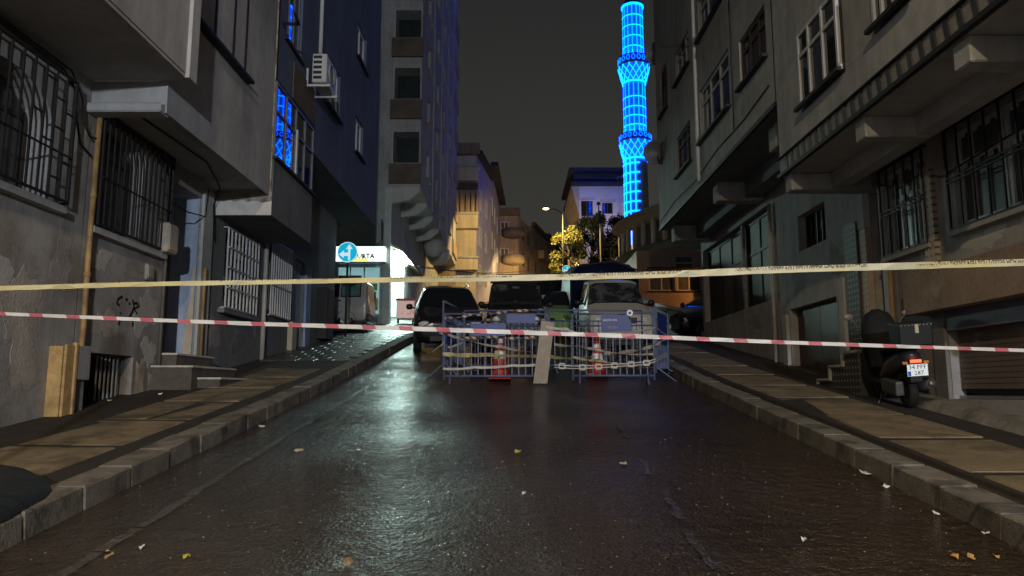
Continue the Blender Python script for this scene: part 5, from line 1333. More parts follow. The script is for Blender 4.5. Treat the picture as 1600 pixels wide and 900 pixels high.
for s in (-1, 1):
    for (a, b) in ((.03, .40), (.48, .60), (.66, .95)):
        bm = bmesh.new(); patch_side(bm, st[4], st[5], a, b, s, .14, .86, .014); bm2('side_window', bm, shopglass if a != .48 else black_plastic, T)
        bm = bmesh.new(); patch_side(bm, st[4], st[5], a-.02, b+.02, s, .06, .94, .008); bm2('window_seal', bm, black_plastic, T)
    bxp(T, 'tail_light', min(s*.70, s*.865), max(s*.70, s*.865), 1.99, 2.035, 1.1, 1.55, M('tail_red', (.16, .012, .01), .3), .015)
    bxp(T, 'side_moulding', min(s*.86, s*.89), max(s*.86, s*.89), -.9, .85, .62, .70, black_plastic, .008)
    bxp(T, 'door_handle', min(s*.86, s*.885), max(s*.86, s*.885), .95, 1.10, 1.0, 1.04, chrome, .006)
bxp(T, 'rear_bumper', -.84, .84, 1.95, 2.1, .30, .56, black_plastic, .03)
T.o.location = (-7.3, 27.6, gz(27.6)); T.o.rotation_euler = (0, 0, R(-90))
# dumpster with a sloping lid
T = Thing('waste_container', 'grey green waste container with a sloping lid right of the cream pickup', 'waste container', (0, 0, 0))
gm_ = M('container_green', (.16, .21, .20), .5, .2, 3)
bm = bmesh.new(); vs = [(-.95, .25), (.95, .25), (1.1, 1.15), (-1.05, 1.45)]
a = [bm.verts.new((x, -.5, z)) for x, z in vs]; b = [bm.verts.new((x, .55, z)) for x, z in vs]
bm.faces.new(a); bm.faces.new(b[::-1])
for i in range(4): bm.faces.new((a[i], a[(i+1) % 4], b[(i+1) % 4], b[i]))
bevel(bm, .02); bm2('tub', bm, gm_, T)
bm = bmesh.new(); vs = [(-.3, 1.40), (1.2, 1.05), (1.22, 1.18), (-.3, 1.53)]
a = [bm.verts.new((x, -.58, z)) for x, z in vs]; b = [bm.verts.new((x, .6, z)) for x, z in vs]
bm.faces.new(a); bm.faces.new(b[::-1])
for i in range(4): bm.faces.new((a[i], a[(i+1) % 4], b[(i+1) % 4], b[i]))
bevel(bm, .015); bm2('lid', bm, galv, T)
bm = bmesh.new(); abox(bm, -1.08, -.34, -.56, .6, 1.46, 1.64); bevel(bm, .05); bm2('lid_end', bm, gm_, T)
for x in (-.75, .75):
    for y in (-.35, .4): bm = bmesh.new(); lathe(bm, (x, y, 0), [(.02, .25), (.09, .2), (.09, .02), (.02, 0)], 10); bm2('castor', bm, rubber, T)
place(T, 4.35, 21.9, R(3)); T.o.scale = (.9, .9, .78)

# ------------------------------------------------------------------ traffic signs
sign_blue = M('sign_blue', (.0, .42, .72), .35, .04, 5, emis=(.0, .55, .85), estr=.55)  # signs are no lamps; light they throw back is painted in as glow
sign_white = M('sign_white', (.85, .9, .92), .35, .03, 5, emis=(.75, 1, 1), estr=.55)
def road_sign(label, px, py, Y, r, branch):
    c = hy(px, py, Y); T = Thing('road_sign', label, 'road sign', (c.x, Y, gz(Y)))
    bm = bmesh.new(); tube(bm, [(c.x, Y+.05, gz(Y)-.1), (c.x, Y+.05, c.z+r*.5)], .035, 10); bm2('pole', bm, iron, T, smooth=True)
    def disc(name, rr_, y0, y1, mat):
        bm = bmesh.new(); lathe(bm, (0, 0, 0), [(.0005, y0), (rr_, y0), (rr_, y1), (.0005, y1)], 36)
        bmesh.ops.rotate(bm, cent=(0, 0, 0), matrix=Matrix.Rotation(pi/2, 3, 'X'), verts=bm.verts); bmesh.ops.translate(bm, vec=c, verts=bm.verts); return bm2(name, bm, mat, T)
    disc('rim', r, -.02, .012, sign_white); disc('disc', r*.92, .013, .017, sign_blue)
    bm = bmesh.new()
    def poly(pts):
        a = [bm.verts.new((c.x+x*r, Y-.018, c.z+z*r)) for x, z in pts]; b = [bm.verts.new((c.x+x*r, Y-.024, c.z+z*r)) for x, z in pts]
        bm.faces.new(a); bm.faces.new(b[::-1])
        for i in range(len(pts)): bm.faces.new((a[i], a[(i+1) % len(pts)], b[(i+1) % len(pts)], b[i]))
    poly([(.08, -.8), (.28, -.8), (.28, .3), (.5, .3), (.18, .78), (-.14, .3), (.08, .3)])
    if branch: poly([(.075, -.38), (-.35, -.38), (-.35, -.6), (-.78, -.22), (-.35, .16), (-.35, -.06), (.075, -.06)])
    bm2('arrow', bm, sign_white, T)
road_sign('blue round ahead or left sign on a black pole in front of the shop sign', 543, 394, 21.9, .31, True)
road_sign('small blue round arrow sign far up the street below the yellow lit tree', 885, 421, 50, .29, True)

# ------------------------------------------------------------------ shop freezer in the doorway
T = Thing('chest_freezer', 'red and white picture panelled chest freezer at the lit shop doorway', 'freezer', (-4.9, 32.4, gz(32.4)))
zf = gz(31.8)+.1
bm = bmesh.new(); abox(bm, -5.02, -4.22, 31.9, 32.5, zf+.12, zf+.92); bevel(bm, .02); bm2('cabinet', bm, white_upvc, T)
bm = bmesh.new(); abox(bm, -5.05, -4.19, 31.86, 32.54, zf+.921, zf+1.0); bm2('top_rim', bm, M('rim_red', (.65, .03, .03), .4), T)
bm = bmesh.new(); abox(bm, -5.0, -4.24, 31.885, 31.899, zf+.15, zf+.9); bm2('picture_panel', bm, M('picture_print', (.75, .62, .56), .4, .1, 3, alt=(.65, .10, .05), altscale=3.2, alta=.56, emis=(.8, .5, .45), estr=.4), T)  # shop light on the print painted in as a faint glow
for x in (-4.95, -4.3): bm = bmesh.new(); abox(bm, x-.04, x+.04, 31.95, 32.03, gz(32), zf+.119); bm2('foot', bm, iron, T)
T = Thing('metal_sheet', 'pale metal sheet lying at the corner of the left pavement near the shop', 'sheet', hg(640, 520, .0))
p = hg(642, 522); bm = bmesh.new(); abox(bm, -.55, .55, -.25, .25, 0, .02)
for v in bm.verts: v.co = Vector((v.co.x + p.x - .05, v.co.y + p.y, v.co.z + gz(v.co.y+p.y) + KERB_H*0 + .03))
bm2('sheet', bm, galv, T)

# ------------------------------------------------------------------ barriers
def barrier(label, p0, p1, h=1.19, plates=(), nb=None, rails=(), group='steel crowd barriers'):
    L_ = (Vector(p1)-Vector(p0)).length; zb0 = gz(p0[1]); zb1 = gz(p1[1]); zb = max(zb0, zb1)
    Wx = FA(p0, p1)
    T = Thing('crowd_barrier', label, 'barrier', (*((Vector(p0)+Vector(p1))/2), min(zb0, zb1)), group)
    P3 = lambda u, v: Vector(Wx(u, v + zb, 0))
    bm = bmesh.new()
    for a, b in (((0, .02), (0, h)), ((0, h), (L_, h)), ((L_, h), (L_, .02)), ((0, .20 if False else .10), (L_, .10))):
        tube(bm, [P3(*a), P3(*b)], .019, 8)
    bm2('frame', bm, barrier_grey, T, smooth=True)
    bm = bmesh.new(); tube(bm, [P3(.0, h*.82), P3(L_, h*.82)], .014, 8); bm2('top_rail', bm, barrier_blue, T, smooth=True)
    n = nb or int(L_/.112)
    for i in range(1, n):
        u = L_*i/n; piece(T, 'bar', Wx, u-.0085, u+.0085, zb+.115, zb+h*.82-.012, -.0085, .0085, barrier_grey if i % 3 else barrier_blue)
    for u in (.12, L_-.12):
        bm = bmesh.new(); a = Vector(Wx(u, zb+.11, 0)); b = Vector(Wx(u, 0, .33)); c = Vector(Wx(u, 0, -.33))
        b.z = gz(b.y)+.012; c.z = gz(c.y)+.012
        tube(bm, [b, a, c], .014, 6); bm2('foot', bm, barrier_grey, T, smooth=True)
    for k, (u0, u1, v0, v1) in enumerate(plates):
        bm = bmesh.new(); fbox(bm, Wx, u0, u1, zb+v0, zb+v1, .022, .032); bm2('plate', bm, barrier_plate, T)
    return T, Wx, zb
def hyz(px, py, Y): return hy(px, py, Y)
YB = 13.0
xa, xb = hy(694, 560, YB).x, hy(853, 560, YB).x
Bq, Wb1, zb1 = barrier('left front crowd barrier with a plain blue plate in front of the jeep', (xa, YB), (xb, YB+.05), plates=((.46, 1.08, .80, 1.02), (1.09, 1.60, 1.03, 1.18)))
xc, xd = hy(896, 560, YB).x, hy(1021, 560, YB).x
Bq2, Wb2, zb2 = barrier('right front crowd barrier with a lettered blue plate in front of the cream pickup', (xc, YB+.1), (xd, YB-.05), plates=((.5, 1.02, .86, 1.16),))
for o in list(Bq2.o.children):
    if o.name.startswith('plate'): pl = o
px_ = Vector(Wb2(.76, zb2+1.07, .0335)); letter(Bq2, "GAZİOSMANPAŞA", .055, px_, white_print, parent=pl)
px_ = Vector(Wb2(.76, zb2+.94, .0335)); letter(Bq2, "BELEDİYESİ", .055, px_, M('print_tan', (.4, .36, .28), .6), parent=pl)
barrier('blue crowd barrier closing the right side, running back from the lettered barrier', (xd+.04, YB), (2.95, YB+1.0), plates=((.1, .9, .55, 1.1),), nb=11)
barrier('blue crowd barrier closing the left side, running back behind the plain plated barrier', (xa-.03, YB+.06), (xa+.22, YB+1.7), plates=((.15, .9, .45, .85),), nb=13)
barrier('blue crowd barrier standing behind the plain plated one, before the jeep', (xa+.24, YB+1.72), (xb+.1, YB+1.6), nb=15)
barrier('blue crowd barrier standing behind the lettered one, before the cream pickup', (xb+.14, YB+1.6), (2.6, YB+1.75), nb=17)
# small round reflector clipped on the top rail
T = Thing('reflector_disc', 'small white round disc clipped to the top rail of the lettered barrier', 'reflector', hy(984, 489, YB-.06))
bm = bmesh.new(); lathe(bm, (0, 0, 0), [(.0005, 0), (.055, 0), (.055, .012), (.0005, .012)], 20); bmesh.ops.rotate(bm, cent=(0, 0, 0), matrix=Matrix.Rotation(pi/2, 3, 'X'), verts=bm.verts); bmesh.ops.translate(bm, vec=hy(984, 489, YB-.06), verts=bm.verts); bm2('disc', bm, white_print, T)
bm = bmesh.new(); lathe(bm, (0, 0, 0), [(.0005, 0), (.026, 0), (.026, .006), (.0005, .006)], 16); bmesh.ops.rotate(bm, cent=(0, 0, 0), matrix=Matrix.Rotation(pi/2, 3, 'X'), verts=bm.verts); bmesh.ops.translate(bm, vec=hy(984, 489, YB-.074), verts=bm.verts); bm2('centre', bm, M('centre_blue', (.05, .06, .2), .5), T)
bm = bmesh.new(); c = hy(984, 489, YB-.05); abox(bm, c.x-.012, c.x+.012, c.y, c.y+.05, c.z-.12, c.z); bm2('clip', bm, iron, T)
# cones
def cone(label, px, Y, h):
    x = hy(px, 560, Y).x; z = gz(Y); T = Thing('traffic_cone', label, 'traffic cone', (x, Y, z))
    rad = lambda t: .17 - .125*t
    bm = bmesh.new(); abox(bm, x-.2, x+.2, Y-.2, Y+.2, z+.005, z+.045); bevel(bm, .012); bm2('base', bm, cone_or, T)
    for t0, t1, m_ in ((.05, .42, cone_or), (.42, .60, cone_wh), (.60, .76, cone_or), (.76, .88, cone_wh), (.88, 1, cone_or)):
        bm = bmesh.new(); lathe(bm, (x, Y, z), [(rad(t0), h*t0), (rad(t1), h*t1)] + ([(.005, h*1.005)] if t1 == 1 else []), 22); bm2('cone_body' if m_ is cone_or else 'reflective_band', bm, m_, T, smooth=True)
    return T
cone('orange traffic cone with white bands behind the plain plated barrier', 781, YB+.35, .86)
cone('orange traffic cone with white bands behind the lettered barrier', 933, YB+.95, .68)
# leaning board
T = Thing('plank', 'pale board leaning against the gap between the two front barriers', 'board', hy(850, 592, YB-.25))
bm = bmesh.new(); P_ = [hy(833, 590, YB-.25), hy(855, 592, YB-.25), hy(866, 504, YB-.03), hy(846, 501, YB-.03)]
for p in P_[:2]: p.z = gz(p.y)+.01
a = [bm.verts.new(p) for p in P_]; b = [bm.verts.new(p + Vector((0, .025, 0))) for p in P_]
bm.faces.new(a); bm.faces.new(b[::-1])
for i in range(4): bm.faces.new((a[i], a[(i+1) % 4], b[(i+1) % 4], b[i]))
bm2('board', bm, M('board_pale', (.33, .285, .24), .7, .15, 5), T)
P2 = [P_[3].lerp(P_[0], .2) + Vector((.03, -.012, 0)), P_[2].lerp(P_[1], .2) + Vector((-.02, -.012, 0))]
bm = bmesh.new(); ribbon(bm, P2, .05, th=.002); bm2('printed_band', bm, M('band_print', (.30, .26, .22), .6, .5, 40), T)
# tapes wound round the barriers
def stripe_mat(name, axis, period, ca, cb, duty=.5, rough=.5, slant=0.0, phase=0.0):
    m = bpy.data.materials.new(name); m.use_nodes = True; t = m.node_tree; N = t.nodes; L = t.links; b = N['Principled BSDF']
    g = N.new('ShaderNodeNewGeometry'); s = N.new('ShaderNodeSeparateXYZ'); L.new(g.outputs['Position'], s.inputs[0])
    a = N.new('ShaderNodeMath'); a.operation = 'MULTIPLY_ADD'; L.new(s.outputs[2], a.inputs[0]); a.inputs[1].default_value = slant; L.new(s.outputs[axis], a.inputs[2])
    d = N.new('ShaderNodeMath'); d.operation = 'MULTIPLY_ADD'; L.new(a.outputs[0], d.inputs[0]); d.inputs[1].default_value = 1/period; d.inputs[2].default_value = 100 + phase
    f = N.new('ShaderNodeMath'); f.operation = 'FRACT'; L.new(d.outputs[0], f.inputs[0])
    l = N.new('ShaderNodeMath'); l.operation = 'LESS_THAN'; l.inputs[1].default_value = duty; L.new(f.outputs[0], l.inputs[0])
    c = N.new('ShaderNodeMix'); c.data_type = 'RGBA'; L.new(l.outputs[0], c.inputs[0]); c.inputs[6].default_value = (*ca, 1); c.inputs[7].default_value = (*cb, 1)
    nz_ = N.new('ShaderNodeTexNoise'); nz_.inputs['Scale'].default_value = 14
    L.new(g.outputs['Position'], nz_.inputs['Vector']); r = N.new('ShaderNodeMapRange'); r.inputs[3].default_value = .75; r.inputs[4].default_value = 1.15; L.new(nz_.outputs[0], r.inputs[0])
    v = N.new('ShaderNodeVectorMath'); v.operation = 'SCALE'; L.new(c.outputs[2], v.inputs[0]); L.new(r.outputs[0], v.inputs['Scale'])
    L.new(v.outputs[0], b.inputs['Base Color']); b.inputs['Roughness'].default_value = rough; return m
tape_stripe = stripe_mat('twisted_tape', 0, .13, (.45, .42, .38), (.16, .06, .05), .5, .5, .8)
tape_white = M('tape_white', (.50, .47, .42), .45, .15, 9)
tape_old = M('tape_old_yellow', (.42, .35, .18), .5, .35, 12, alt=(.12, .10, .06), altscale=14, alta=.6)
tape_grey = M('tape_dirty', (.30, .28, .24), .5, .35, 10)
def wrap(label, pts, mat, wd, twist=0, Y=YB-.045, n=7, seed=0):
    rr = random.Random(seed); Q = []; tw = []
    for (a, b) in zip(pts[:-1], pts[1:]):
        for i in range(n):
            t = i/n; px = a[0]+(b[0]-a[0])*t; py = a[1]+(b[1]-a[1])*t + 1.5*sin(pi*t)
            ya = (a[2] if len(a) > 2 else Y); yb_ = (b[2] if len(b) > 2 else Y)
            Q.append(hy(px, py, ya+(yb_-ya)*t + rr.uniform(-.008, .008)))
    Q.append(hy(pts[-1][0], pts[-1][1], pts[-1][2] if len(pts[-1]) > 2 else Y))
    tw = [twist*i/len(Q)*2*pi + rr.uniform(-.25, .25) for i in range(len(Q))]
    T = Thing('barrier_tape', label, 'tape', Q[0]); bm = bmesh.new(); ribbon(bm, Q, [wd*rr.uniform(.75, 1.1) for _ in Q], tw); bm2('strip', bm, mat, T); return T
wrap('twisted red and white tape along the top of the plain plated barrier', [(695, 497), (735, 492), (765, 489), (800, 485), (852, 482)], tape_stripe, .05, 2.5, seed=1)
wrap('sagging red and white tape at mid height of the plain plated barrier', [(690, 519), (720, 527), (770, 526), (812, 528), (853, 523)], tape_stripe, .055, 3, seed=2)
wrap('dirty tape slanting down across the plain plated barrier', [(700, 523), (740, 534), (785, 542), (830, 550)], tape_grey, .045, .8, Y=YB-.05, seed=3)
wrap('flat pale tape along the bottom of the plain plated barrier', [(692, 576), (740, 574), (800, 571), (855, 568)], tape_white, .045, 0, seed=4)
wrap('old yellow tape around the middle of both front barriers', [(692, 553), (760, 554), (853, 556), (900, 560), (960, 550)], tape_old, .075, .3, Y=YB-.06, seed=5)
wrap('thin tape crossing behind the bars of the plain plated barrier', [(700, 543), (730, 531), (760, 527)], tape_grey, .035, .2, Y=YB+.06, seed=6)
wrap('white tape sagging below the lettered plate to the right corner', [(853, 510), (885, 514), (912, 523), (960, 520), (1000, 516), (1024, 512), (1046, 526, YB+.9)], tape_white, .05, .2, Y=YB-.06, seed=7)
wrap('tape bundle slanting down from the left post of the lettered barrier', [(866, 538), (905, 540), (930, 545), (965, 552), (1022, 553)], tape_grey, .05, 1, Y=YB-.06, seed=8)
wrap('crumpled tape rising to the right corner of the lettered barrier', [(945, 552), (980, 549), (1012, 543), (1030, 536), (1040, 528, YB+.6)], tape_grey, .07, 2, Y=YB-.055, seed=9)
wrap('yellowed tape slanting low across the lettered barrier', [(895, 558), (940, 564), (980, 570), (1022, 574)], tape_old, .045, .3, Y=YB-.055, seed=10)
wrap('loose tape end blown out left of the plain plated barrier', [(694, 534), (685, 542), (667, 553)], tape_grey, .03, .3, Y=YB-.06, seed=12)
# belt with loops along the bottom of the right barrier
T = Thing('link_belt', 'white belt of square plastic links along the bottom of the lettered barrier', 'belt', hy(896, 573, YB-.1))
Q = [hy(px, py, YB-.07) for px, py in ((866, 572), (896, 574), (930, 573), (960, 571), (990, 569), (1012, 567), (1024, 563))] + [hy(1042, 554, YB+.7)]
for dz_ in (-.022, .022):
    bm = bmesh.new(); ribbon(bm, [q + Vector((0, 0, dz_)) for q in Q], .014, th=.006); bm2('strap', bm, tape_white, T)
for px, py in ((846, 571), (878, 572), (910, 574), (935, 573), (960, 571), (986, 569), (1010, 567)):
    c = hy(px, py, YB-.08); bm = bmesh.new()
    for s in (-1, 1): abox(bm, c.x-.05, c.x+.05, c.y-.02, c.y, c.z+s*.04-.011, c.z+s*.04+.011); abox(bm, c.x+s*.05-.012, c.x+s*.05+.012, c.y-.018, c.y-.002, c.z-.028, c.z+.028)
    bm2('link', bm, tape_white, T)

# ------------------------------------------------------------------ the two tapes across the street
YT = 3.6
T = Thing('post', 'steel post that holds the left ends of the two street tapes', 'post', (-3.4, YT, gz(YT)+KERB_H))
bm = bmesh.new(); tube(bm, [(-3.4, YT, gz(YT)+KERB_H-.05), (-3.4, YT, 3.0)], .045, 12); bm2('pole', bm, galv, T, smooth=True); bm = bmesh.new(); lathe(bm, (-3.4, YT, 3.0), [(.046, 0), (.05, .01), (.001, .04)], 12); bm2('cap', bm, iron, T)
T = Thing('post', 'steel post that holds the right ends of the two street tapes', 'post', (3.4, YT, gz(YT)+KERB_H))
bm = bmesh.new(); tube(bm, [(3.4, YT, gz(YT)+KERB_H-.05), (3.4, YT, 3.0)], .045, 12); bm2('pole', bm, galv, T, smooth=True); bm = bmesh.new(); lathe(bm, (3.4, YT, 3.0), [(.046, 0), (.05, .01), (.001, .04)], 12); bm2('cap', bm, iron, T)
T = Thing('shadow_sheet', 'dark sheet standing in for a shadow on the pavement at the bottom left', 'sheet', hg(0, 790, KERB_H))  # shadow on the slabs built as a low dark mound
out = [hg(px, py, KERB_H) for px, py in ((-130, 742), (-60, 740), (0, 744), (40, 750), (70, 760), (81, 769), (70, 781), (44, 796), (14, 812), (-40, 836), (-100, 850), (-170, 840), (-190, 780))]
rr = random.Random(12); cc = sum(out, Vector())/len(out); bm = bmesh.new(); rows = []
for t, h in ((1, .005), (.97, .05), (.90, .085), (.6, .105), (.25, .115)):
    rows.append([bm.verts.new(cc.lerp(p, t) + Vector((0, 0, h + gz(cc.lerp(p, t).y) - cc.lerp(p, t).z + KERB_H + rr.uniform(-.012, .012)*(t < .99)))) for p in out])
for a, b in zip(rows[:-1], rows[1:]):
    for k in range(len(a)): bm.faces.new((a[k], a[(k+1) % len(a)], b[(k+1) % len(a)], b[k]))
bm.faces.new(rows[-1]); bm2('sheet', bm, M('shadow_dark', (.013, .017, .021), .75, .3, 6, .4, 25), T, smooth=True)
tape_y = M('tape_yellow', (.46, .40, .20), .45, .10, 6, alt=(.50, .47, .33), altscale=1.3, alta=.5)
def curve_pts(pts, Y, n):
    Q = []
    for i in range(n+1):
        x = pts[0][0] + (pts[-1][0]-pts[0][0])*i/n
        for a, b in zip(pts[:-1], pts[1:]):
            if a[0] <= x <= b[0]:
                t = (x-a[0])/(b[0]-a[0]); t2 = t
                Q.append(hy(x, a[1]+(b[1]-a[1])*t2, Y)); break
    return Q
TY = Thing('barrier_tape', 'yellow printed tape stretched across the street above the red and white one', 'tape', hy(800, 434, YT))
ctl = [(-300, 456.5), (0, 450.5), (200, 444.5), (400, 441), (600, 437.5), (800, 434.5), (900, 432.5), (1000, 430), (1100, 426.5), (1200, 422), (1400, 416), (1600, 410), (1900, 402)]
Q = curve_pts(ctl, YT, 88); Q = [Vector((-3.4, YT, Q[0].z))] + Q + [Vector((3.4, YT, Q[-1].z))]
rr = random.Random(2)
bm = bmesh.new(); ribbon(bm, Q, [.024]*3 + [(.024 + .010*min(1, max(0, (i-30)/25)) + rr.uniform(-.0012, .0012)) for i in range(len(Q)-3)], [rr.uniform(-.3, .3) for _ in Q], th=.0010)
bm2('strip', bm, tape_y, TY)
# the folded print: upside down lettering cut by the fold
def cut_text(s, size, keep):
    me = text_mesh(s, size, .0003); bm = bmesh.new(); bm.from_mesh(me)
    zmin = min(v.co.y for v in bm.verts); H_ = size*.72
    base = -H_*.5
    bmesh.ops.bisect_plane(bm, geom=bm.verts[:] + bm.edges[:] + bm.faces[:], plane_co=(0, base+H_*keep, 0), plane_no=(0, 1, 0), clear_outer=True)
    me2 = bpy.data.meshes.new('lettering'); bm.to_mesh(me2); bm.free(); me2.materials.append(ink); return me2, base
full = "GAZİOSMANPAŞA BELEDİYESİ FEN İŞLERİ MÜDÜRLÜĞÜ"
def tape_point(px):
    for a, b in zip(ctl[:-1], ctl[1:]):
        if a[0] <= px <= b[0]: return hy(px, a[1]+(b[1]-a[1])*(px-a[0])/(b[0]-a[0]), YT)
strip_o = [o for o in TY.o.children][0]
for (p0, p1, keep) in ((870, 1075, .62), (1148, 1355, .60), (1432, 1640, .66), (610, 800, .30), (330, 520, .16), (50, 240, .10)):
    a, b = tape_point(p0), tape_point(p1); L_ = (b-a).length
    me, base = cut_text(full, .046, keep*.86)
    xs = [v.co.x for v in me.vertices]; sx = L_/(max(xs)-min(xs)); mid = (max(xs)+min(xs))/2
    top = .0135 if p0 < 850 else .019
    c = (a+b)/2; ang = math.atan2(b.z-a.z, b.x-a.x)
    for v in me.vertices:
        x = -(v.co.x-mid)*sx; z = -(v.co.y-base); v.co = Vector((x, -v.co.z, z))
    o = link('lettering', me, TY, strip_o, loc=c + Vector((0, -.0028, top)) - TY.base, rot=(0, -ang, 0))
TR = Thing('barrier_tape', 'red and white striped tape stretched low across the street in front of everything', 'tape', hy(800, 520, YT-.05))
ctl2 = [(-300, 474), (0, 490), (200, 498.5), (400, 506), (600, 512), (800, 519), (1000, 525.5), (1200, 534), (1400, 541), (1600, 547.5), (1900, 556)]
Q = curve_pts(ctl2, YT-.05, 90); Q = [Vector((-3.4, YT-.05, Q[0].z))] + Q + [Vector((3.4, YT-.05, Q[-1].z))]
bm = bmesh.new(); ribbon(bm, Q, [.015 + .006*math.exp(-((i-44)/22)**2) + rr.uniform(-.001, .001) for i in range(len(Q))], [rr.uniform(-.2, .2) for _ in Q], th=.0010)
bm2('strip', bm, stripe_mat('tape_red_white', 0, .176, (.55, .53, .52), (.42, .10, .12), .36, .4, .4), TR)

# ------------------------------------------------------------------ scooter (built facing +y)
T = Thing('scooter', 'dark scooter with a black top box and a covered handlebar parked by the roller shutter', 'scooter', (0, 0, 0))
sc_grey = M('scooter_grey', (.022, .022, .025), .35, .15, 6, coat=.3)
def swheel(y, r, name):
    bm = bmesh.new(); n = 26
    prof = [(r*.70, .05), (r*.9, .055), (r, .03), (r, -.03), (r*.9, -.055), (r*.70, -.05)]
    lathe(bm, (0, 0, 0), prof, n); bmesh.ops.rotate(bm, cent=(0, 0, 0), matrix=Matrix.Rotation(pi/2, 3, 'Y'), verts=bm.verts); bmesh.ops.translate(bm, vec=(0, y, r), verts=bm.verts)
    t = bm2(name, bm, rubber, T, smooth=True)
    bm = bmesh.new(); lathe(bm, (0, 0, 0), [(.001, .04), (r*.25, .045), (r*.3, .02), (r*.62, .025), (r*.72, .048), (r*.72, -.048), (r*.62, -.025), (r*.3, -.02), (r*.25, -.045), (.001, -.04)], n)
    bmesh.ops.rotate(bm, cent=(0, 0, 0), matrix=Matrix.Rotation(pi/2, 3, 'Y'), verts=bm.verts); bmesh.ops.translate(bm, vec=(0, y, r), verts=bm.verts); bm2('rim', bm, M('rim_dark', (.06, .06, .065), .4, .1, 8, metal=.6), T, t, smooth=True)
swheel(-.52, .225, 'wheel'); swheel(.58, .225, 'wheel')
def eloft(secs, n=14):
    bm = bmesh.new(); R_ = []
    for (y, z, rx, rz) in secs: R_.append([bm.verts.new((rx*cos(2*pi*k/n), y, z + rz*sin(2*pi*k/n))) for k in range(n)])
    for a, b in zip(R_[:-1], R_[1:]):
        for k in range(n): bm.faces.new((a[k], a[(k+1) % n], b[(k+1) % n], b[k]))
    bm.faces.new(R_[0]); bm.faces.new(R_[-1][::-1]); return bm
bm2('body', eloft([(-.80, .70, .07, .05), (-.70, .68, .13, .10), (-.45, .60, .17, .15), (-.15, .52, .17, .17), (.05, .40, .16, .14), (.15, .33, .14, .08)]), sc_grey, T, smooth=True)
bm2('seat', eloft([(-.72, .78, .10, .03), (-.6, .79, .15, .05), (-.2, .76, .16, .05), (.05, .72, .13, .05), (.12, .70, .06, .02)]), cover_black, T, smooth=True)
bxp(T, 'footboard', -.17, .17, .05, .50, .27, .33, black_plastic, .02)
bm = bmesh.new(); vs = [(.40, .30, .17), (.46, .55, .24), (.48, .80, .22), (.44, .98, .16)]
for d in (0,):
    f = [[bm.verts.new((s*w_, y+e, z)) for s in (-1, -.6, 0, .6, 1) for e in ((.02 if abs(s) == 1 else (.06 if s else .08)),)] for y, z, w_ in vs]
    g = [[bm.verts.new(v.co + Vector((0, -.03, 0))) for v in r] for r in f]
    for A in (f, g):
        for p, q in zip(A[:-1], A[1:]):
            for k in range(4): bm.faces.new((p[k], p[k+1], q[k+1], q[k]))
    for p, q in zip(f, g): pass
bm2('leg_shield', bm, sc_grey, T, smooth=True)
bm = bmesh.new(); tube(bm, [(0, .58, .225), (.0, .52, .6), (0, .46, 1.0)], [.03, .03, .035], 8); bm2('fork', bm, black_plastic, T, smooth=True)
bm2('front_mudguard', eloft([(.40, .40, .05, .03), (.50, .47, .08, .03), (.62, .48, .08, .03), (.75, .40, .06, .02)]), sc_grey, T, smooth=True)
bm = bmesh.new(); tube(bm, [(-.34, .38, 1.0), (-.15, .45, 1.02), (.15, .45, 1.02), (.34, .38, 1.0)], .018, 8); bm2('handlebar', bm, black_plastic, T, smooth=True)
for s in (-1, 1):
    bm = bmesh.new(); tube(bm, [(s*.26, .42, 1.02), (s*.32, .42, 1.12), (s*.37, .40, 1.17)], .008, 6)
    lathe(bm, (0, 0, 0), [(.001, -.03), (.05, -.025), (.065, 0), (.05, .012), (.001, .014)], 14)
    vs = list(bm.verts)[-14*5:]
    for v in vs: v.co = Vector((s*.40 + v.co.x*1.15, .40 - v.co.z, 1.20 + v.co.y*.8))
    bm2('wing_mirror', bm, M('mirror_brown', (.14, .10, .08), .4), T, smooth=True)
# black weather cover draped over bars and knees
bm = bmesh.new(); rr = random.Random(6); rows = []
for (z, yc, rx, ry) in ((.48, .22, .20, .16), (.62, .24, .22, .20), (.80, .28, .23, .22), (.95, .34, .25, .22), (1.05, .38, .23, .20), (1.14, .42, .19, .16), (1.22, .44, .15, .12), (1.27, .44, .06, .05)):
    rows.append([bm.verts.new((rx*cos(2*pi*k/20)*(1+.08*sin(3*k)+rr.uniform(-.03, .03)), yc + ry*sin(2*pi*k/20)*(1+rr.uniform(-.05, .05)), z + rr.uniform(-.015, .015))) for k in range(20)])
for a, b in zip(rows[:-1], rows[1:]):
    for k in range(20): bm.faces.new((a[k], a[(k+1) % 20], b[(k+1) % 20], b[k]))
bm.faces.new(rows[-1])
bm2('weather_cover', bm, cover_black, T, smooth=True)
bxp(T, 'luggage_rack', -.12, .12, -.92, -.55, .80, .83, black_plastic, .008)
bx_ = bxp(T, 'top_box', -.20, .20, -.98, -.58, .835, 1.10, M('box_black', (.007, .007, .0075), .55, .15, 8), .02)
bxp(T, 'lid', -.205, .205, -.985, -.575, 1.085, 1.125, M('box_black', (.016, .016, .017)), .012, bx_)
bxp(T, 'latch', -.02, .025, -.993, -.982, 1.0, 1.11, M('latch_tan', (.5, .42, .34), .5), .003, bx_)
for i in range(9): bxp(T, 'rivet', -.18+.045*i-.006, -.18+.045*i+.006, -.990, -.984, 1.096, 1.106, galv, 0, bx_)
bxp(T, 'rear_mudguard', -.08, .08, -.86, -.72, .36, .62, black_plastic, .02)
bxp(T, 'tail_light', -.065, .065, -.885, -.845, .615, .655, M('tail_glow', (.8, .05, .02), .3, 0, emis=(1, .06, .02), estr=5), .01)
pl = bxp(T, 'number_plate', -.125, .125, -.905, -.893, .45, .60, M('plate_bright', (.82, .86, .9), .3, .02, 9, emis=(.8, .9, 1), estr=.25), .003)
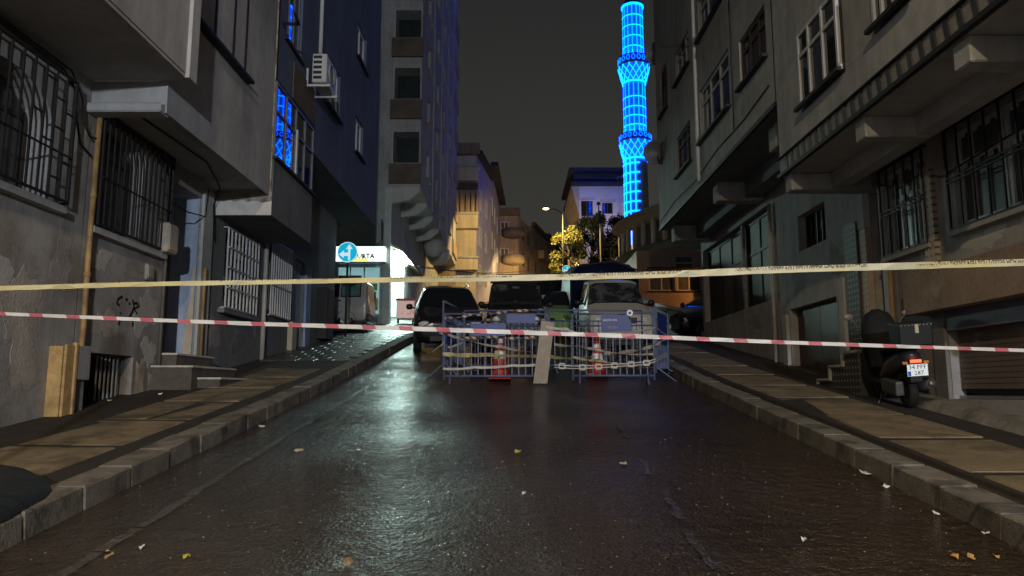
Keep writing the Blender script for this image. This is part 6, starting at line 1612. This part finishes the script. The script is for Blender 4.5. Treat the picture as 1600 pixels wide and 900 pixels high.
bxp(T, 'country_band', -.12, -.085, -.9072, -.9052, .455, .515, blue_ink, 0, pl)
letter(T, "34 PPF", .078, (0, -.9062, .562), ink, parent=pl, ext=.0006); letter(T, "287", .078, (.015, -.9062, .488), ink, parent=pl, ext=.0006)
bxp(T, 'plate_bracket', -.06, .06, -.892, -.85, .46, .62, black_plastic, .004)
for s in (-1, 1): bxp(T, 'indicator', s*.13-.03, s*.13+.03, -.87, -.83, .60, .635, M('amber', (.6, .25, .03)), .008)
bm = bmesh.new(); tube(bm, [(.16, -.05, .22), (.19, -.4, .25), (.20, -.78, .33)], [.03, .055, .06], 12); tube(bm, [(.20, -.78, .33), (.20, -.80, .334)], [.045, .03], 12); bm2('exhaust', bm, M('exhaust_dull', (.16, .16, .165), .45, .2, 8, metal=.6), T, smooth=True)
bxp(T, 'engine_cover', -.19, -.08, -.62, -.05, .17, .36, M('engine_grey', (.07, .07, .07), .5, .2, 8), .03)
bm = bmesh.new(); tube(bm, [(-.10, .02, .28), (-.17, -.02, .14), (-.24, -.04, .01)], .014, 6); bm2('side_stand', bm, black_plastic, T)
ysc = 9.45; T.o.location = (4.845, ysc, gz(ysc)+KERB_H-.005); T.o.rotation_euler = (atan(gs(ysc)), R(-4), R(-6))
T.o.scale = (.92, .80, .92)

# ------------------------------------------------------------------ litter and leaves
def scrap(label, name, cat, px, py, size, mat, seed, off=0.0):
    rr = random.Random(seed); p = hg(px, py, off); T = None
    bm = bmesh.new(); n = 9; c = bm.verts.new(p + Vector((0, 0, .012 + rr.uniform(0, .012))))
    ring_ = [bm.verts.new(p + Vector((cos(2*pi*k/n)*size*rr.uniform(.45, 1), sin(2*pi*k/n)*size*1.4*rr.uniform(.45, 1), .006 + rr.uniform(0, .022)))) for k in range(n)]
    for v in ring_: v.co.z += gz(v.co.y) - gz(p.y)
    for k in range(n): bm.faces.new((c, ring_[k], ring_[(k+1) % n]))
    ext = bmesh.ops.extrude_face_region(bm, geom=list(bm.faces)); bmesh.ops.translate(bm, vec=(0, 0, -.004), verts=[e for e in ext['geom'] if isinstance(e, bmesh.types.BMVert)])
    bmesh.ops.translate(bm, vec=-p, verts=bm.verts)
    o = bm2(name, bm, mat, None); o.location = p; setp(o, label=label, category=cat); return o
paper = M('paper_white', (.72, .70, .66), .7, .15, 20); card = M('card_beige', (.45, .36, .26), .8, .2, 12); leaf_y = M('leaf_yellow', (.55, .45, .08), .6, .2, 20); leaf_br = M('leaf_brown', (.30, .20, .09), .7, .25, 20); leaf_o = M('leaf_orange', (.55, .30, .08), .7, .2, 20)
scrap('crumpled white paper lying in the gutter by the left kerb', 'paper_scrap', 'paper', 408, 668, .045, paper, 1)
scrap('flat beige scrap on the asphalt left of the bright reflection', 'paper_scrap', 'paper', 467, 706, .045, card, 2)
scrap('yellow green leaf lying in the middle of the road', 'leaf', 'leaf', 809, 707, .045, leaf_y, 3)
scrap('torn whitish paper with a long tail on the right half of the road', 'paper_scrap', 'paper', 975, 727, .055, card, 4)
scrap('tiny white paper bit below the yellow green leaf', 'paper_scrap', 'paper', 818, 774, .022, paper, 5)
scrap('brown leaf near the bottom of the road inside the reflection', 'leaf', 'leaf', 543, 881, .040, leaf_br, 6)
scrap('small yellow leaf near the bottom left of the road', 'leaf', 'leaf', 292, 871, .026, leaf_y, 7)
scrap('dull brown leaf at the bottom left near the kerb', 'leaf', 'leaf', 170, 871, .03, leaf_br, 8)
scrap('white paper bit beside the dull brown leaf at the bottom left', 'paper_scrap', 'paper', 222, 859, .022, paper, 9)
scrap('long pale food wrapper lying against the right kerb', 'wrapper', 'wrapper', 1352, 742, .06, paper, 10)
scrap('thin pale wrapper strip just below the long wrapper at the right kerb', 'wrapper', 'wrapper', 1385, 762, .04, paper, 11)
scrap('white oval scrap near the right kerb farther down', 'paper_scrap', 'paper', 1462, 804, .028, paper, 12)
scrap('pale scrap on the road at the bottom right corner beside the kerb', 'paper_scrap', 'paper', 1540, 836, .028, paper, 13)
scrap('leftmost of the three orange brown leaves at the bottom right', 'leaf', 'leaf', 1492, 873, .028, leaf_o, 14)
scrap('middle one of the three orange brown leaves at the bottom right', 'leaf', 'leaf', 1518, 875, .030, leaf_o, 15)
scrap('rightmost of the three orange brown leaves at the bottom right', 'leaf', 'leaf', 1557, 874, .024, leaf_o, 16)
scrap('white bit on the road right of the middle near the bottom', 'paper_scrap', 'paper', 1256, 847, .022, paper, 17)
scrap('small white scrap near the upper right kerb', 'paper_scrap', 'paper', 1243, 683, .03, paper, 18)
scrap('white bit of plaster on the pavement below the cellar window', 'plaster_bit', 'debris', 171, 627, .04, paper, 19, KERB_H)
scrap('pale bit of plaster on the pavement below the entrance steps', 'plaster_bit', 'debris', 250, 617, .04, paper, 20, KERB_H)
bm = bmesh.new(); rr = random.Random(77)
for i in range(330):
    if i < 260: x, y = rr.uniform(-2.9, 2.9), rr.uniform(3.6, 8) ** 1.0
    else: s = rr.choice((-1, 1)); x, y = s*(2.95-abs(rr.gauss(0, .22))), rr.uniform(3.8, 11)
    s = rr.uniform(.002, .008)*(1 if rr.random() < .9 else 1.8); a = rr.uniform(0, pi); z = gz(y) + .004
    d = Vector((cos(a), sin(a), 0))*s; e = Vector((-sin(a), cos(a), 0))*s*rr.uniform(.4, 1)
    p = Vector((x, y, z)); q = [p+d, p+e, p-d, p-e]; t = p + Vector((0, 0, s*.7)); vs = [bm.verts.new(v) for v in q]; tv = bm.verts.new(t)
    for k in range(4): bm.faces.new((vs[k], vs[(k+1) % 4], tv))
bm2('road_grit', bm, M('grit', (.42, .38, .32), .7, .4, 30), None, kind='stuff')

# ------------------------------------------------------------------ cables across the street
for lbl, a, b, sag in (('thin overhead cable crossing the street beyond the parked cars', (610, 412, 34), (905, 424, 48), .35), ('second thin overhead cable just below the first one beyond the parked cars', (655, 416, 36), (840, 421, 60), .3)):
    p, q = hy(*a), hy(*b); T = Thing('overhead_cable', lbl, 'cable', p); bm = bmesh.new()
    tube(bm, [p.lerp(q, i/14) - Vector((0, 0, sag*sin(pi*i/14))) for i in range(15)], .02, 5); bm2('wire', bm, cable_m, T)
